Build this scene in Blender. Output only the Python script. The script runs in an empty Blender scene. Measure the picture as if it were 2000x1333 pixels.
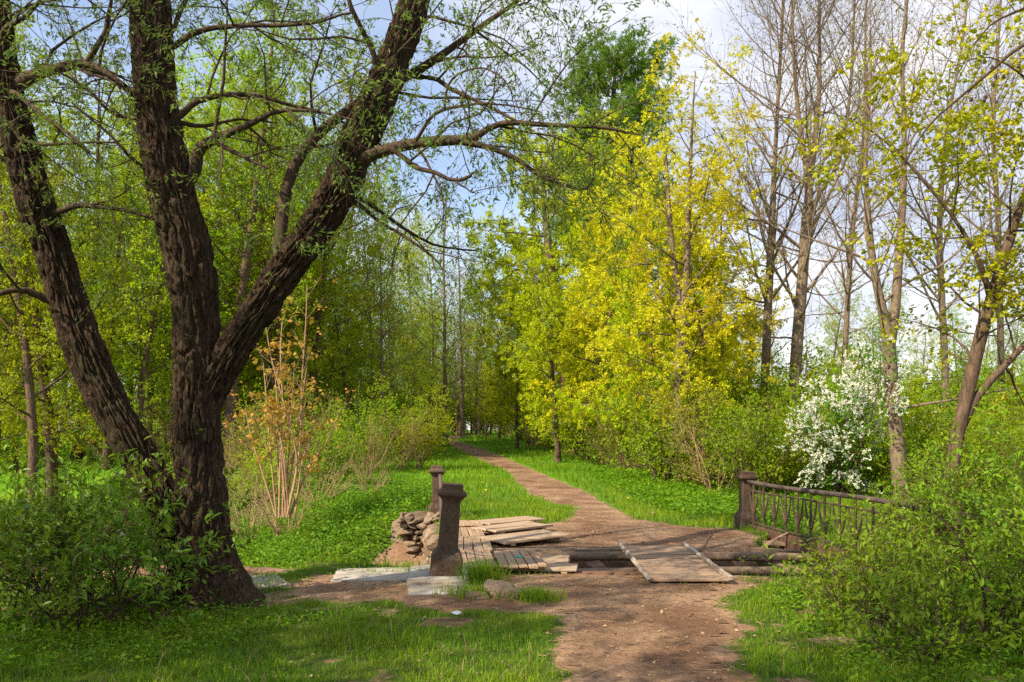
import bpy, bmesh, math, random
import numpy as np
from mathutils import Vector, Matrix

R = math.radians
SC = bpy.context.scene
COL = SC.collection

# ------------------------------------------------------------------ camera
F, HZ, EYE = 1600.0, 846.0, 1.6          # focal length and horizon measured on the 2000 px wide photograph
cam = bpy.data.cameras.new('camera')
cam.lens = 36.0 * F / 2000.0
cam.sensor_width = 36.0
cam.shift_y = (HZ - 666.5) / 2000.0
cam.clip_end = 2000
cam.clip_start = 0.05
cobj = bpy.data.objects.new('camera', cam)
cobj.location = (0, 0, EYE)
cobj.rotation_euler = (R(90), 0, 0)
COL.objects.link(cobj)
SC.camera = cobj

# ------------------------------------------------------------------ sky, sun, exposure
SUN = Vector((-0.67, -0.52, 0.72)).normalized()
world = bpy.data.worlds.new('World')
SC.world = world
world.use_nodes = True
nt = world.node_tree
nt.nodes.clear()
def wn(t, **k):
    n = nt.nodes.new(t)
    for a, b in k.items():
        setattr(n, a, b)
    return n
out = wn('ShaderNodeOutputWorld')
bg = wn('ShaderNodeBackground')
sky = wn('ShaderNodeTexSky')
sky.sky_type = 'NISHITA'
sky.sun_disc = False
sky.sun_elevation = math.asin(SUN.z)
sky.sun_rotation = math.atan2(SUN.x, SUN.y)
sky.air_density = 1.0
sky.dust_density = 0.6
sky.ozone_density = 1.6
tc = wn('ShaderNodeTexCoord')
mp = wn('ShaderNodeMapping')
mp.inputs['Scale'].default_value = (1.0, 1.0, 2.6)
mp.inputs['Location'].default_value = (0.3, 0.15, 0.1)
nz = wn('ShaderNodeTexNoise')
nz.inputs['Scale'].default_value = 2.4
nz.inputs['Detail'].default_value = 7
nz.inputs['Roughness'].default_value = 0.55
sep = wn('ShaderNodeSeparateXYZ')
nt.links.new(tc.outputs['Generated'], mp.inputs[0])
nt.links.new(mp.outputs[0], nz.inputs['Vector'])
nt.links.new(tc.outputs['Generated'], sep.inputs[0])
# more cloud towards the right-hand (east) half of the sky
mx = wn('ShaderNodeMath', operation='MULTIPLY_ADD')
nt.links.new(sep.outputs['X'], mx.inputs[0])
mx.inputs[1].default_value = 0.42
nt.links.new(nz.outputs['Fac'], mx.inputs[2])
cr = wn('ShaderNodeMapRange', interpolation_type='SMOOTHSTEP')
cr.inputs['From Min'].default_value = 0.36
cr.inputs['From Max'].default_value = 0.62
cr.inputs['To Min'].default_value = 0.26
cr.inputs['To Max'].default_value = 0.95
nt.links.new(mx.outputs[0], cr.inputs['Value'])
nz2 = wn('ShaderNodeTexNoise')
nz2.inputs['Scale'].default_value = 3.2
nz2.inputs['Detail'].default_value = 5
nt.links.new(mp.outputs[0], nz2.inputs['Vector'])
cc = wn('ShaderNodeMix', data_type='RGBA')
cc.inputs[6].default_value = (2.9, 3.15, 3.9, 1)
cc.inputs[7].default_value = (5.0, 4.95, 4.95, 1)
c2 = wn('ShaderNodeMapRange')
c2.inputs['From Min'].default_value = 0.40
c2.inputs['From Max'].default_value = 0.62
nt.links.new(nz2.outputs['Fac'], c2.inputs['Value'])
nt.links.new(c2.outputs[0], cc.inputs[0])
mixc = wn('ShaderNodeMix', data_type='RGBA')
nt.links.new(cr.outputs[0], mixc.inputs[0])
nt.links.new(sky.outputs[0], mixc.inputs[6])
nt.links.new(cc.outputs[2], mixc.inputs[7])
nt.links.new(mixc.outputs[2], bg.inputs['Color'])
bg.inputs['Strength'].default_value = 0.148
nt.links.new(bg.outputs[0], out.inputs['Surface'])

sl = bpy.data.lights.new('sun', 'SUN')
sl.energy = 5.0
sl.angle = R(0.5)
sl.color = (1.0, 0.88, 0.66)
so = bpy.data.objects.new('sun', sl)
so.rotation_euler = SUN.to_track_quat('Z', 'Y').to_euler()
so.location = (-30, -20, 40)
COL.objects.link(so)

SC.view_settings.view_transform = 'Standard'
SC.view_settings.look = 'None'
SC.view_settings.exposure = 0.78
SC.view_settings.gamma = 1.0
SC.cycles.max_bounces = 7
SC.cycles.diffuse_bounces = 4
SC.cycles.glossy_bounces = 2
SC.cycles.transmission_bounces = 5
SC.cycles.use_adaptive_sampling = True
SC.cycles.adaptive_threshold = 0.012
SC.cycles.use_denoising = False

# ------------------------------------------------------------------ helpers
def at(px, py, Y):
    """The world point a photograph pixel sees at depth Y."""
    return np.array([(px - 1000.0) / F * Y, Y, EYE - (py - HZ) / F * Y])

def g0(Y):
    return np.interp(Y, [0, 18, 35, 48, 60, 80, 120, 400], [0, 0, .42, .88, 1.26, 1.5, 2.0, 2.6])

def gy(py, z=0.0):
    """Depth at which row py meets the (unbroken) ground."""
    a, b = 3.0, 79.0
    for _ in range(40):
        m = (a + b) / 2
        if HZ + F * (EYE - z - g0(m)) / m > py:
            a = m
        else:
            b = m
    return a

def gp(px, py):
    Y = gy(py)
    return ((px - 1000.0) / F * Y, Y)

def _h(ix, iy, iz, seed):
    n = (ix.astype(np.int64) * 374761393 + iy.astype(np.int64) * 668265263 + iz.astype(np.int64) * 1440662683 + seed * 974634777) & 0xffffffff
    n = ((n ^ (n >> 13)) * 1274126177) & 0xffffffff
    n = ((n ^ (n >> 15)) * 2246822519) & 0xffffffff
    return ((n ^ (n >> 16)) & 0xffffff) / float(0xffffff)

def vnoise(x, y, z=None, seed=0, wrapx=None):
    x = np.asarray(x, float); y = np.asarray(y, float)
    z = np.zeros_like(x) if z is None else np.asarray(z, float)
    ix, iy, iz = np.floor(x), np.floor(y), np.floor(z)
    fx, fy, fz = x - ix, y - iy, z - iz
    fx, fy, fz = [f * f * (3 - 2 * f) for f in (fx, fy, fz)]
    r = 0
    for a in (0, 1):
        wx = fx if a else 1 - fx
        X = ix + a
        if wrapx:
            X = np.mod(X, wrapx)
        for b in (0, 1):
            wy = fy if b else 1 - fy
            for c in (0, 1):
                wz = fz if c else 1 - fz
                r = r + wx * wy * wz * _h(X, iy + b, iz + c, seed)
    return r

def fbm(x, y, z=None, seed=0, oct=4):
    s, a, t = 0, 1, 0
    for o in range(oct):
        k = 2.03 ** o
        s = s + a * vnoise(np.asarray(x) * k, np.asarray(y) * k, None if z is None else np.asarray(z) * k, seed + o * 17)
        t += a
        a *= .5
    return s / t

def mesh_np(name, V, quads=None, tris=None, smooth=False, uv=None):
    V = np.asarray(V, np.float32)
    q = np.zeros((0, 4), np.int32) if quads is None or len(quads) == 0 else np.asarray(quads, np.int32)
    t = np.zeros((0, 3), np.int32) if tris is None or len(tris) == 0 else np.asarray(tris, np.int32)
    me = bpy.data.meshes.new(name)
    me.vertices.add(len(V))
    me.vertices.foreach_set('co', V.ravel())
    nl = q.size + t.size
    me.loops.add(nl)
    me.loops.foreach_set('vertex_index', np.concatenate([q.ravel(), t.ravel()]))
    npoly = len(q) + len(t)
    me.polygons.add(npoly)
    st = np.concatenate([np.arange(len(q)) * 4, q.size + np.arange(len(t)) * 3]).astype(np.int32)
    me.polygons.foreach_set('loop_start', st)
    try:
        tot = np.concatenate([np.full(len(q), 4), np.full(len(t), 3)]).astype(np.int32)
        me.polygons.foreach_set('loop_total', tot)
    except Exception:
        pass
    me.polygons.foreach_set('use_smooth', np.full(npoly, bool(smooth)))
    if uv is not None:
        ul = me.uv_layers.new(name='UVMap')
        idx = np.concatenate([q.ravel(), t.ravel()])
        ul.data.foreach_set('uv', np.asarray(uv, np.float32)[idx].ravel())
    me.update(calc_edges=True)
    me.validate()
    return me

def link(name, me, mat=None, parent=None, loc=None):
    o = bpy.data.objects.new(name, me)
    COL.objects.link(o)
    if mat is not None and me is not None:
        me.materials.clear()
        me.materials.append(mat)
    if parent is not None:
        o.parent = parent
    if loc is not None:
        o.location = loc
    return o

def empty(name, loc=(0, 0, 0), rz=0):
    o = bpy.data.objects.new(name, None)
    o.empty_display_size = 0.2
    o.location = loc
    o.rotation_euler = (0, 0, rz)
    COL.objects.link(o)
    return o

def tag(o, label=None, cat=None, group=None, kind=None):
    if label: o['label'] = label
    if cat: o['category'] = cat
    if group: o['group'] = group
    if kind: o['kind'] = kind
    return o

KIDS = {}
def copy_tree(o, loc, rz=0, s=1.0, label=None, group=None):
    c = o.copy()
    COL.objects.link(c)
    c.location = loc
    c.rotation_euler = (0, 0, rz)
    c.scale = (s, s, s) if not isinstance(s, tuple) else s
    if label: c['label'] = label
    if group: c['group'] = group
    for ch in o.children:
        d = ch.copy()
        COL.objects.link(d)
        d.parent = c
        for gch in ch.children:
            e = gch.copy()
            COL.objects.link(e)
            e.parent = d
    return c

# ------------------------------------------------------------------ materials
class Mat:
    def __init__(s, name):
        s.m = bpy.data.materials.new(name)
        s.m.use_nodes = True
        s.t = s.m.node_tree
        s.t.nodes.clear()
        s.out = s.n('ShaderNodeOutputMaterial')
    def n(s, t, ins=None, **k):
        nd = s.t.nodes.new(t)
        for a, b in k.items():
            setattr(nd, a, b)
        for a, b in (ins or {}).items():
            s.set(nd.inputs[a], b)
        return nd
    def set(s, sock, v):
        if hasattr(v, 'is_output'):
            s.t.links.new(v, sock)
        else:
            if isinstance(v, tuple) and len(v) == 3 and sock.type == 'RGBA':
                v = v + (1,)
            sock.default_value = v
    def noise(s, vec, scale, detail=4, rough=.55, dist=0):
        return s.n('ShaderNodeTexNoise', {'Vector': vec, 'Scale': scale, 'Detail': detail, 'Roughness': rough, 'Distortion': dist}).outputs['Fac']
    def rng(s, v, a, b, c=0., d=1.):
        return s.n('ShaderNodeMapRange', {'Value': v, 'From Min': a, 'From Max': b, 'To Min': c, 'To Max': d}).outputs[0]
    def mix(s, f, a, b):
        return s.n('ShaderNodeMix', {0: f, 6: a, 7: b}, data_type='RGBA').outputs[2]
    def math(s, op, a, b=0.0):
        return s.n('ShaderNodeMath', {0: a, 1: b}, operation=op).outputs[0]
    def obj(s):
        return s.n('ShaderNodeTexCoord').outputs['Object']
    def pos(s):
        return s.n('ShaderNodeNewGeometry').outputs['Position']
    def scale(s, vec, xyz):
        return s.n('ShaderNodeMapping', {'Vector': vec, 'Scale': xyz}).outputs[0]
    def bump(s, h, strength=.5, dist=.02):
        return s.n('ShaderNodeBump', {'Height': h, 'Strength': strength, 'Distance': dist}).outputs[0]
    def principled(s, col, rough=.8, spec=.3, normal=None, metal=0.0):
        p = s.n('ShaderNodeBsdfPrincipled', {'Base Color': col, 'Roughness': rough, 'Specular IOR Level': spec, 'Metallic': metal})
        if normal is not None:
            s.set(p.inputs['Normal'], normal)
        return p.outputs[0]
    def done(s, sh):
        s.t.links.new(sh, s.out.inputs['Surface'])
        return s.m

def leaf_mat(name, a, b, c, trans=.45, rough=.5, spec=.25, pscale=.6, tint=None):
    """Leaves: colour a..b from leaf to leaf, patches of c; light passes through."""
    M = Mat(name)
    geo = M.n('ShaderNodeNewGeometry')
    oi = M.n('ShaderNodeObjectInfo')
    col = M.mix(geo.outputs['Random Per Island'], a, b)
    nzv = M.noise(geo.outputs['Position'], pscale, 3)
    k = M.rng(nzv, .42, .62)
    k2 = M.math('MULTIPLY', k, .75)
    col = M.mix(k2, col, c)
    hsv = M.n('ShaderNodeHueSaturation', {'Hue': M.rng(oi.outputs['Random'], 0, 1, .485, .515), 'Value': M.rng(oi.outputs['Random'], 0, 1, .85, 1.15), 'Color': col})
    col = hsv.outputs[0]
    p = M.principled(col, rough, spec)
    tcol = M.n('ShaderNodeMix', {0: .6, 6: col, 7: tint or (0.5, 0.6, 0.02, 1)}, data_type='RGBA', blend_type='MIX').outputs[2]
    tr = M.n('ShaderNodeBsdfTranslucent', {'Color': col if tint is None else tcol})
    ms = M.n('ShaderNodeMixShader', {0: trans, 1: p, 2: tr.outputs[0]})
    return M.done(ms.outputs[0])

def bark_mat(name, a, b, c, sc=(14, 14, 3), moss=None, bumpd=.02, rough=.9):
    M = Mat(name)
    o = M.obj()
    v = M.scale(o, sc)
    n1 = M.noise(v, 1.6, 6, .62, .6)
    n2 = M.noise(o, 3.0, 4)
    n3 = M.noise(v, 5.0, 4)
    col = M.mix(M.rng(n1, .35, .65), a, b)
    col = M.mix(M.rng(n2, .5, .75), col, c)
    if moss:
        col = M.mix(M.rng(M.noise(o, 1.7, 5), .56, .72, 0, .7), col, moss)
    h = M.math('ADD', n1, M.math('MULTIPLY', n3, .5))
    return M.done(M.principled(col, rough, .15, M.bump(h, .9, bumpd)))

MAT = {}
def willow_bark():
    M = Mat('bark_willow')
    o = M.obj()
    v = M.scale(o, (26, 26, 5))
    n1 = M.noise(v, 1.4, 6, .65, .8)
    n2 = M.noise(o, 2.2, 5, .6)
    n3 = M.noise(o, 60, 4, .6)
    n4 = M.noise(M.scale(o, (60, 60, 14)), 1.0, 4, .6, .5)
    col = M.mix(M.rng(n1, .36, .62), (.014, .009, .006), (.082, .050, .032))
    col = M.mix(M.rng(n4, .52, .68, 0, .75), col, (.125, .088, .062))
    col = M.mix(M.rng(n2, .50, .68, 0, .65), col, (.042, .040, .017))
    col = M.mix(M.rng(n3, .60, .75, 0, .4), col, (.15, .12, .09))
    h = M.math('ADD', M.math('ADD', n1, n4), M.math('MULTIPLY', n3, .3))
    return M.done(M.principled(col, .92, .12, M.bump(h, 1.0, .022)))
MAT['bark_willow'] = willow_bark()
MAT['bark_brown'] = bark_mat('bark_brown', (.055, .036, .024), (.17, .11, .070), (.12, .08, .05), (14, 14, 3), bumpd=.02)
MAT['bark_grey'] = bark_mat('bark_grey', (.09, .065, .047), (.26, .19, .13), (.19, .13, .085), (10, 10, 4), moss=(.12, .11, .05), bumpd=.012)
MAT['bark_tan'] = bark_mat('bark_tan', (.25, .15, .085), (.45, .29, .17), (.32, .2, .11), (20, 20, 4), bumpd=.006)
MAT['twig_dark'] = bark_mat('twig_dark', (.04, .028, .02), (.10, .065, .042), (.07, .05, .03), (20, 20, 4), bumpd=.004)

MAT['leaf_willow'] = leaf_mat('leaf_willow', (.10, .18, .03), (.20, .28, .05), (.18, .23, .025), .45)
MAT['leaf_wood'] = leaf_mat('leaf_wood', (.24, .38, .010), (.43, .53, .014), (.46, .48, .010), .58, pscale=.35)
MAT['leaf_deep'] = leaf_mat('leaf_deep', (.17, .30, .010), (.30, .44, .013), (.35, .40, .011), .52, pscale=.4)
MAT['leaf_lime'] = leaf_mat('leaf_lime', (.36, .44, .008), (.62, .63, .010), (.46, .52, .008), .45, pscale=.5)
MAT['leaf_gold'] = leaf_mat('leaf_gold', (.48, .46, .010), (.68, .62, .012), (.50, .38, .010), .46, pscale=.45)
MAT['leaf_maple'] = leaf_mat('leaf_maple', (.38, .42, .010), (.64, .62, .013), (.30, .40, .010), .45, pscale=.9)
MAT['leaf_rust'] = leaf_mat('leaf_rust', (.36, .14, .022), (.48, .25, .035), (.32, .26, .03), .4, pscale=2.5)
MAT['leaf_larch'] = leaf_mat('leaf_larch', (.09, .20, .012), (.17, .30, .02), (.14, .24, .015), .45, pscale=.5)
MAT['leaf_bush'] = leaf_mat('leaf_bush', (.09, .19, .010), (.17, .29, .014), (.20, .28, .012), .42, .42, .35, pscale=1.5)
MAT['leaf_shrub'] = leaf_mat('leaf_shrub', (.11, .23, .010), (.23, .36, .014), (.22, .30, .010), .45, pscale=1.5)
MAT['leaf_cherry'] = leaf_mat('leaf_cherry', (.08, .20, .012), (.16, .32, .02), (.12, .25, .015), .45, pscale=1.5)
MAT['leaf_herb'] = leaf_mat('leaf_herb', (.085, .22, .008), (.17, .34, .012), (.20, .33, .010), .45, pscale=1.3)
MAT['leaf_ochre'] = leaf_mat('leaf_ochre', (.20, .19, .015), (.36, .28, .02), (.15, .20, .012), .42, pscale=.8)
MAT['grass'] = leaf_mat('grass', (.085, .20, .008), (.19, .31, .012), (.25, .33, .012), .42, .5, .25, pscale=.9)
MAT['dry_grass'] = leaf_mat('dry_grass', (.30, .21, .09), (.42, .31, .15), (.25, .22, .06), .3, pscale=1)
MAT['petal'] = leaf_mat('petal', (.70, .69, .58), (.80, .79, .69), (.76, .75, .64), .25, .6, .2)
MAT['dandelion'] = leaf_mat('dandelion', (.80, .55, .01), (.85, .62, .02), (.8, .6, .02), .2)

def soil_nodes(M, vec):
    n1 = M.noise(vec, 1.1, 6, .6)
    n2 = M.noise(vec, 16, 6, .68)
    n3 = M.noise(vec, 70, 3, .6)
    col = M.mix(M.rng(n1, .38, .64), (.190, .104, .062), (.395, .255, .160))
    col = M.mix(M.rng(n2, .46, .70, 0, .8), col, (.115, .060, .034))
    col = M.mix(M.rng(n3, .60, .74, 0, .35), col, (.46, .32, .20))
    h = M.math('ADD', M.math('ADD', M.math('MULTIPLY', n2, 1.0), M.math('MULTIPLY', n3, .35)), M.math('MULTIPLY', M.noise(vec, 4.5, 3, .5), .8))
    return col, h

def ground_mat():
    M = Mat('ground_soil_and_turf')
    p = M.pos()
    col, h = soil_nodes(M, p)
    a = M.n('ShaderNodeAttribute', attribute_name='dirt').outputs['Fac']
    w = M.math('ADD', a, M.rng(M.noise(p, 5, 5, .6), .3, .7, -.28, .28))
    k = M.rng(w, .38, .58)
    gcol = M.mix(M.rng(M.noise(p, 3, 5), .35, .65), (.035, .060, .010), (.085, .13, .016))
    gcol = M.mix(M.rng(M.noise(p, 9, 4), .56, .7, 0, .55), gcol, (.13, .09, .045))
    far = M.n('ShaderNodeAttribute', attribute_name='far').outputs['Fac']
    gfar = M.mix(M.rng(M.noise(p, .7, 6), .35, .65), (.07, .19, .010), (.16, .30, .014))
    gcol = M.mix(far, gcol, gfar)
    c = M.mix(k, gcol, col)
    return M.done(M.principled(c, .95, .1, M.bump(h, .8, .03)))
MAT['ground'] = ground_mat()

def path_mat():
    M = Mat('trodden_earth')
    col, h = soil_nodes(M, M.pos())
    return M.done(M.principled(col, .95, .1, M.bump(h, 1.0, .045)))
MAT['path'] = path_mat()

def rust_mat():
    M = Mat('rusty_cast_iron')
    o = M.obj()
    n1 = M.noise(o, 5, 6, .65)
    n2 = M.noise(o, 38, 5, .6)
    st = M.noise(M.scale(o, (9, 9, 1.2)), 2, 4)
    col = M.mix(M.rng(n1, .35, .65), (.045, .029, .020), (.105, .062, .038))
    col = M.mix(M.rng(n2, .5, .72, 0, .7), col, (.16, .08, .042))
    col = M.mix(M.rng(st, .5, .7, 0, .6), col, (.075, .062, .04))
    col = M.mix(M.rng(M.noise(o, 9, 5, .6), .60, .70, 0, .3), col, (.19, .15, .10))
    h = M.math('ADD', n2, M.math('MULTIPLY', n1, .6))
    return M.done(M.principled(col, .75, .35, M.bump(h, .7, .012)))
MAT['rust'] = rust_mat()

def pipe_mat(name, a, b, c):
    M = Mat(name)
    o = M.obj()
    n1 = M.noise(M.scale(o, (1.5, 6, 6)), 2, 6, .65)
    n2 = M.noise(o, 30, 5, .6)
    col = M.mix(M.rng(n1, .35, .65), a, b)
    col = M.mix(M.rng(n2, .5, .72, 0, .7), col, c)
    return M.done(M.principled(col, .8, .25, M.bump(n2, .6, .01)))
MAT['pipe'] = pipe_mat('weathered_pipe', (.13, .088, .06), (.24, .165, .11), (.085, .055, .04))
MAT['beam'] = pipe_mat('rusty_beam', (.085, .045, .028), (.17, .088, .055), (.06, .04, .028))
MAT['rail'] = pipe_mat('worn_handrail', (.075, .05, .042), (.13, .095, .08), (.06, .034, .024))

def wood_mat(name, a, b, c, axis=0, rough=.85):
    """Boards: grain along the object's own x (axis 0) or y (axis 1), each board a tone of its own."""
    M = Mat(name)
    o = M.obj()
    geo = M.n('ShaderNodeNewGeometry')
    oi = M.n('ShaderNodeObjectInfo')
    sc = (1.2, 26, 26) if axis == 0 else (26, 1.2, 26)
    off = M.n('ShaderNodeVectorMath', {0: o, 1: M.n('ShaderNodeCombineXYZ', {0: M.math('MULTIPLY', geo.outputs['Random Per Island'], 37.), 1: M.math('MULTIPLY', oi.outputs['Random'], 23.)}).outputs[0]}, operation='ADD').outputs[0]
    n1 = M.noise(M.scale(off, sc), 1.0, 6, .6, .8)
    n2 = M.noise(off, 2.6, 4)
    col = M.mix(M.rng(n1, .34, .66), a, b)
    col = M.mix(M.rng(n2, .45, .72, 0, .75), col, c)
    hsv = M.n('ShaderNodeHueSaturation', {'Value': M.rng(geo.outputs['Random Per Island'], 0, 1, .78, 1.18), 'Color': col})
    return M.done(M.principled(hsv.outputs[0], rough, .2, M.bump(n1, .5, .006)))
MAT['wood_long'] = wood_mat('old_boards_lengthwise', (.23, .145, .088), (.44, .305, .20), (.29, .21, .155), 1)
MAT['wood_cross'] = wood_mat('old_boards_crosswise', (.20, .125, .080), (.37, .255, .17), (.23, .165, .12), 0)
MAT['wood_new'] = wood_mat('pale_boards', (.27, .175, .11), (.46, .33, .22), (.33, .26, .20), 0)
MAT['wood_peel'] = wood_mat('peeling_rail', (.15, .10, .07), (.46, .40, .33), (.24, .18, .13), 1)

def concrete_mat():
    M = Mat('pale_concrete')
    o = M.pos()
    n1 = M.noise(o, 3, 6, .6)
    n2 = M.noise(o, 45, 5, .6)
    col = M.mix(M.rng(n1, .35, .65), (.30, .265, .22), (.46, .42, .36))
    col = M.mix(M.rng(n2, .55, .75, 0, .6), col, (.2, .16, .12))
    col = M.mix(M.rng(M.noise(o, 1.6, 5, .6), .48, .66, 0, .7), col, (.20, .145, .095))
    return M.done(M.principled(col, .9, .2, M.bump(n2, .5, .01)))
MAT['concrete'] = concrete_mat()

def stone_mat():
    M = Mat('rubble_stone')
    o = M.pos()
    geo = M.n('ShaderNodeNewGeometry')
    n1 = M.noise(o, 7, 6, .65)
    n2 = M.noise(o, 30, 5, .65)
    col = M.mix(geo.outputs['Random Per Island'], (.15, .10, .066), (.31, .225, .155))
    col = M.mix(M.rng(n1, .45, .68, 0, .8), col, (.17, .11, .07))
    col = M.mix(M.rng(n2, .58, .72, 0, .7), col, (.50, .43, .35))
    return M.done(M.principled(col, .95, .1, M.bump(M.math('ADD', n1, n2), 1.0, .03)))
MAT['stone'] = stone_mat()

def water_mat():
    M = Mat('pond_water')
    n = M.noise(M.pos(), 2.2, 3)
    p = M.principled((.035, .028, .014), .06, .5, M.bump(n, .12, .05))
    return M.done(p)
MAT['water'] = water_mat()
def plain(name, col, rough=.7, spec=.3):
    M = Mat(name)
    n = M.noise(M.obj(), 20, 4)
    c = M.mix(M.rng(n, .3, .7), tuple(x * .8 for x in col), col)
    return M.done(M.principled(c, rough, spec, M.bump(n, .2, .005)))
MAT['litter_white'] = plain('white_litter', (.75, .75, .72))
MAT['paint_green'] = plain('green_paint', (.06, .38, .26))
MAT['paint_orange'] = plain('orange_paint', (.55, .2, .06))
MAT['paint_white'] = plain('white_paint', (.6, .56, .5))
MAT['litter_leaf'] = leaf_mat('dead_leaves', (.20, .12, .06), (.46, .33, .2), (.30, .2, .1), .1)

# ------------------------------------------------------------------ growing wood and leaves
def sstep(x):
    x = np.clip(x, 0, 1)
    return x * x * (3 - 2 * x)

class Wood:
    """Collects tubes and leaf positions, then makes meshes of them."""
    def __init__(s):
        s.t = {}
        s.lp, s.ld, s.ln = [], [], []
    def tube(s, pts, rad, sides):
        s.t.setdefault((len(pts), sides), []).append((pts, rad))
    def leaves(s, p, d, n):
        s.lp.append(p); s.ld.append(d); s.ln.append(n)
    def wood_mesh(s, name, origin):
        VV, QQ, UU, base = [], [], [], 0
        for (n, k), lst in s.t.items():
            P = np.array([a for a, _ in lst]) - origin
            Rr = np.array([b for _, b in lst])
            T = np.gradient(P, axis=1)
            T /= np.linalg.norm(T, axis=2, keepdims=True) + 1e-9
            ref = np.cross(T[:, 0], np.array([.31, .22, .92]))
            bad = np.linalg.norm(ref, axis=1) < .2
            ref[bad] = np.cross(T[bad, 0], np.array([1., 0, 0]))
            ref = np.repeat(ref[:, None], n, 1)
            U = ref - (ref * T).sum(2, keepdims=True) * T
            U /= np.linalg.norm(U, axis=2, keepdims=True) + 1e-9
            W = np.cross(T, U)
            a = np.arange(k) * 2 * np.pi / k
            ring = P[:, :, None] + Rr[:, :, None, None] * (np.cos(a)[None, None, :, None] * U[:, :, None] + np.sin(a)[None, None, :, None] * W[:, :, None])
            nt_ = len(lst)
            VV.append(ring.reshape(-1, 3))
            idx = base + np.arange(nt_ * n * k).reshape(nt_, n, k)
            A = idx[:, :-1]; B = idx[:, 1:]
            q = np.stack([A, np.roll(A, -1, 2), np.roll(B, -1, 2), B], -1).reshape(-1, 4)
            QQ.append(q)
            base += nt_ * n * k
        return mesh_np(name, np.concatenate(VV), np.concatenate(QQ), None, True)
    def leaf_mesh(s, name, origin, tmpl, size, rng):
        p = np.concatenate(s.lp) - origin
        return leaf_mesh(name, p, np.concatenate(s.ld), np.concatenate(s.ln), tmpl, size, rng)

def nrm(a):
    return a / (np.linalg.norm(a, axis=-1, keepdims=True) + 1e-9)

# leaf outlines: (side, along, normal)
KITE = (np.array([[0, 0, 0], [-.36, .45, .10], [0, 1, -.06], [.36, .45, .10]]), np.array([[0, 1, 2], [0, 2, 3]]))
NARROW = (np.array([[0, 0, 0], [-.15, .45, .04], [0, 1, -.10], [.15, .45, .04]]), np.array([[0, 1, 2], [0, 2, 3]]))
_lf = np.array([[0, 0, 0], [0, .35, -.02], [0, .7, -.04], [0, 1, -.14],
                [-.22, .2, .07], [-.30, .45, .08], [-.17, .75, .02],
                [.22, .2, .07], [.30, .45, .08], [.17, .75, .02]])
LEAF = (_lf, np.array([[0, 4, 1], [4, 5, 1], [1, 5, 2], [5, 6, 2], [2, 6, 3], [0, 1, 7], [7, 1, 8], [1, 2, 8], [8, 2, 9], [2, 3, 9]]))
LEAFN = (_lf * np.array([.72, 1, 1]), LEAF[1])
_mp = [(0, 0), (-.30, .05), (-.22, .22), (-.52, .42), (-.26, .52), (-.24, .72), (0, 1), (.24, .72), (.26, .52), (.52, .42), (.22, .22), (.30, .05)]
_mv = np.array([[0, .38, .05]] + [[a, b, -.10 * abs(a) - .05 * b] for a, b in _mp])
MAPLE = (_mv, np.array([[0, i, i % 12 + 1] for i in range(1, 13)]))
def cluster(tmpl, n, seed, spread=.55, sc=.55):
    """A spray of n leaves as one template."""
    r = np.random.default_rng(seed)
    V, T = tmpl
    vs, ts = [], []
    for i in range(n):
        d = nrm(np.array([r.normal(0, .8), r.normal(.6, .5), r.normal(0, .45)]))
        nn = nrm(np.array([r.normal(0, .5), r.normal(0, .5), 1.]))
        x = nrm(np.cross(d, nn)); nn = np.cross(x, d)
        o = np.array([r.uniform(-1, 1) * spread * .6, r.uniform(0, 1) * spread, r.uniform(-.35, .35) * spread])
        W = V * sc * r.uniform(.7, 1.2)
        vs.append(o + W[:, :1] * x + W[:, 1:2] * d + W[:, 2:] * nn)
        ts.append(T + i * len(V))
    return np.concatenate(vs), np.concatenate(ts)

def leaf_mesh(name, p, d, n, tmpl, size, rng):
    V, T = tmpl
    N = len(p)
    d = nrm(d)
    x = nrm(np.cross(d, n))
    nn = np.cross(x, d)
    sz = size if hasattr(size, '__len__') and len(size) == N else rng.uniform(size[0], size[1], N)
    sz = sz[:, None, None]
    W = V[None]
    P = p[:, None] + sz * (W[..., :1] * x[:, None] + W[..., 1:2] * d[:, None] + W[..., 2:] * nn[:, None])
    tr = (T[None] + (np.arange(N) * len(V))[:, None, None]).reshape(-1, 3)
    return mesh_np(name, P.reshape(-1, 3), None, tr, False)

UP = np.array([0, 0, 1.])

def spline(pts, n):
    """Catmull-Rom through rows of pts (any width), n samples evenly by length of the first three columns."""
    p = np.asarray(pts, float)
    p = np.vstack([2 * p[0] - p[1], p, 2 * p[-1] - p[-2]])
    res = []
    for i in range(1, len(p) - 2):
        a, b, c, d = p[i - 1], p[i], p[i + 1], p[i + 2]
        t = np.linspace(0, 1, 16, endpoint=False)[:, None]
        res.append(.5 * ((2 * b) + (-a + c) * t + (2 * a - 5 * b + 4 * c - d) * t ** 2 + (-a + 3 * b - 3 * c + d) * t ** 3))
    q = np.vstack(res + [p[-2][None]])
    s = np.concatenate([[0], np.cumsum(np.linalg.norm(np.diff(q[:, :3], axis=0), axis=1))])
    u = np.linspace(0, s[-1], n)
    return np.stack([np.interp(u, s, q[:, j]) for j in range(q.shape[1])], 1)

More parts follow.
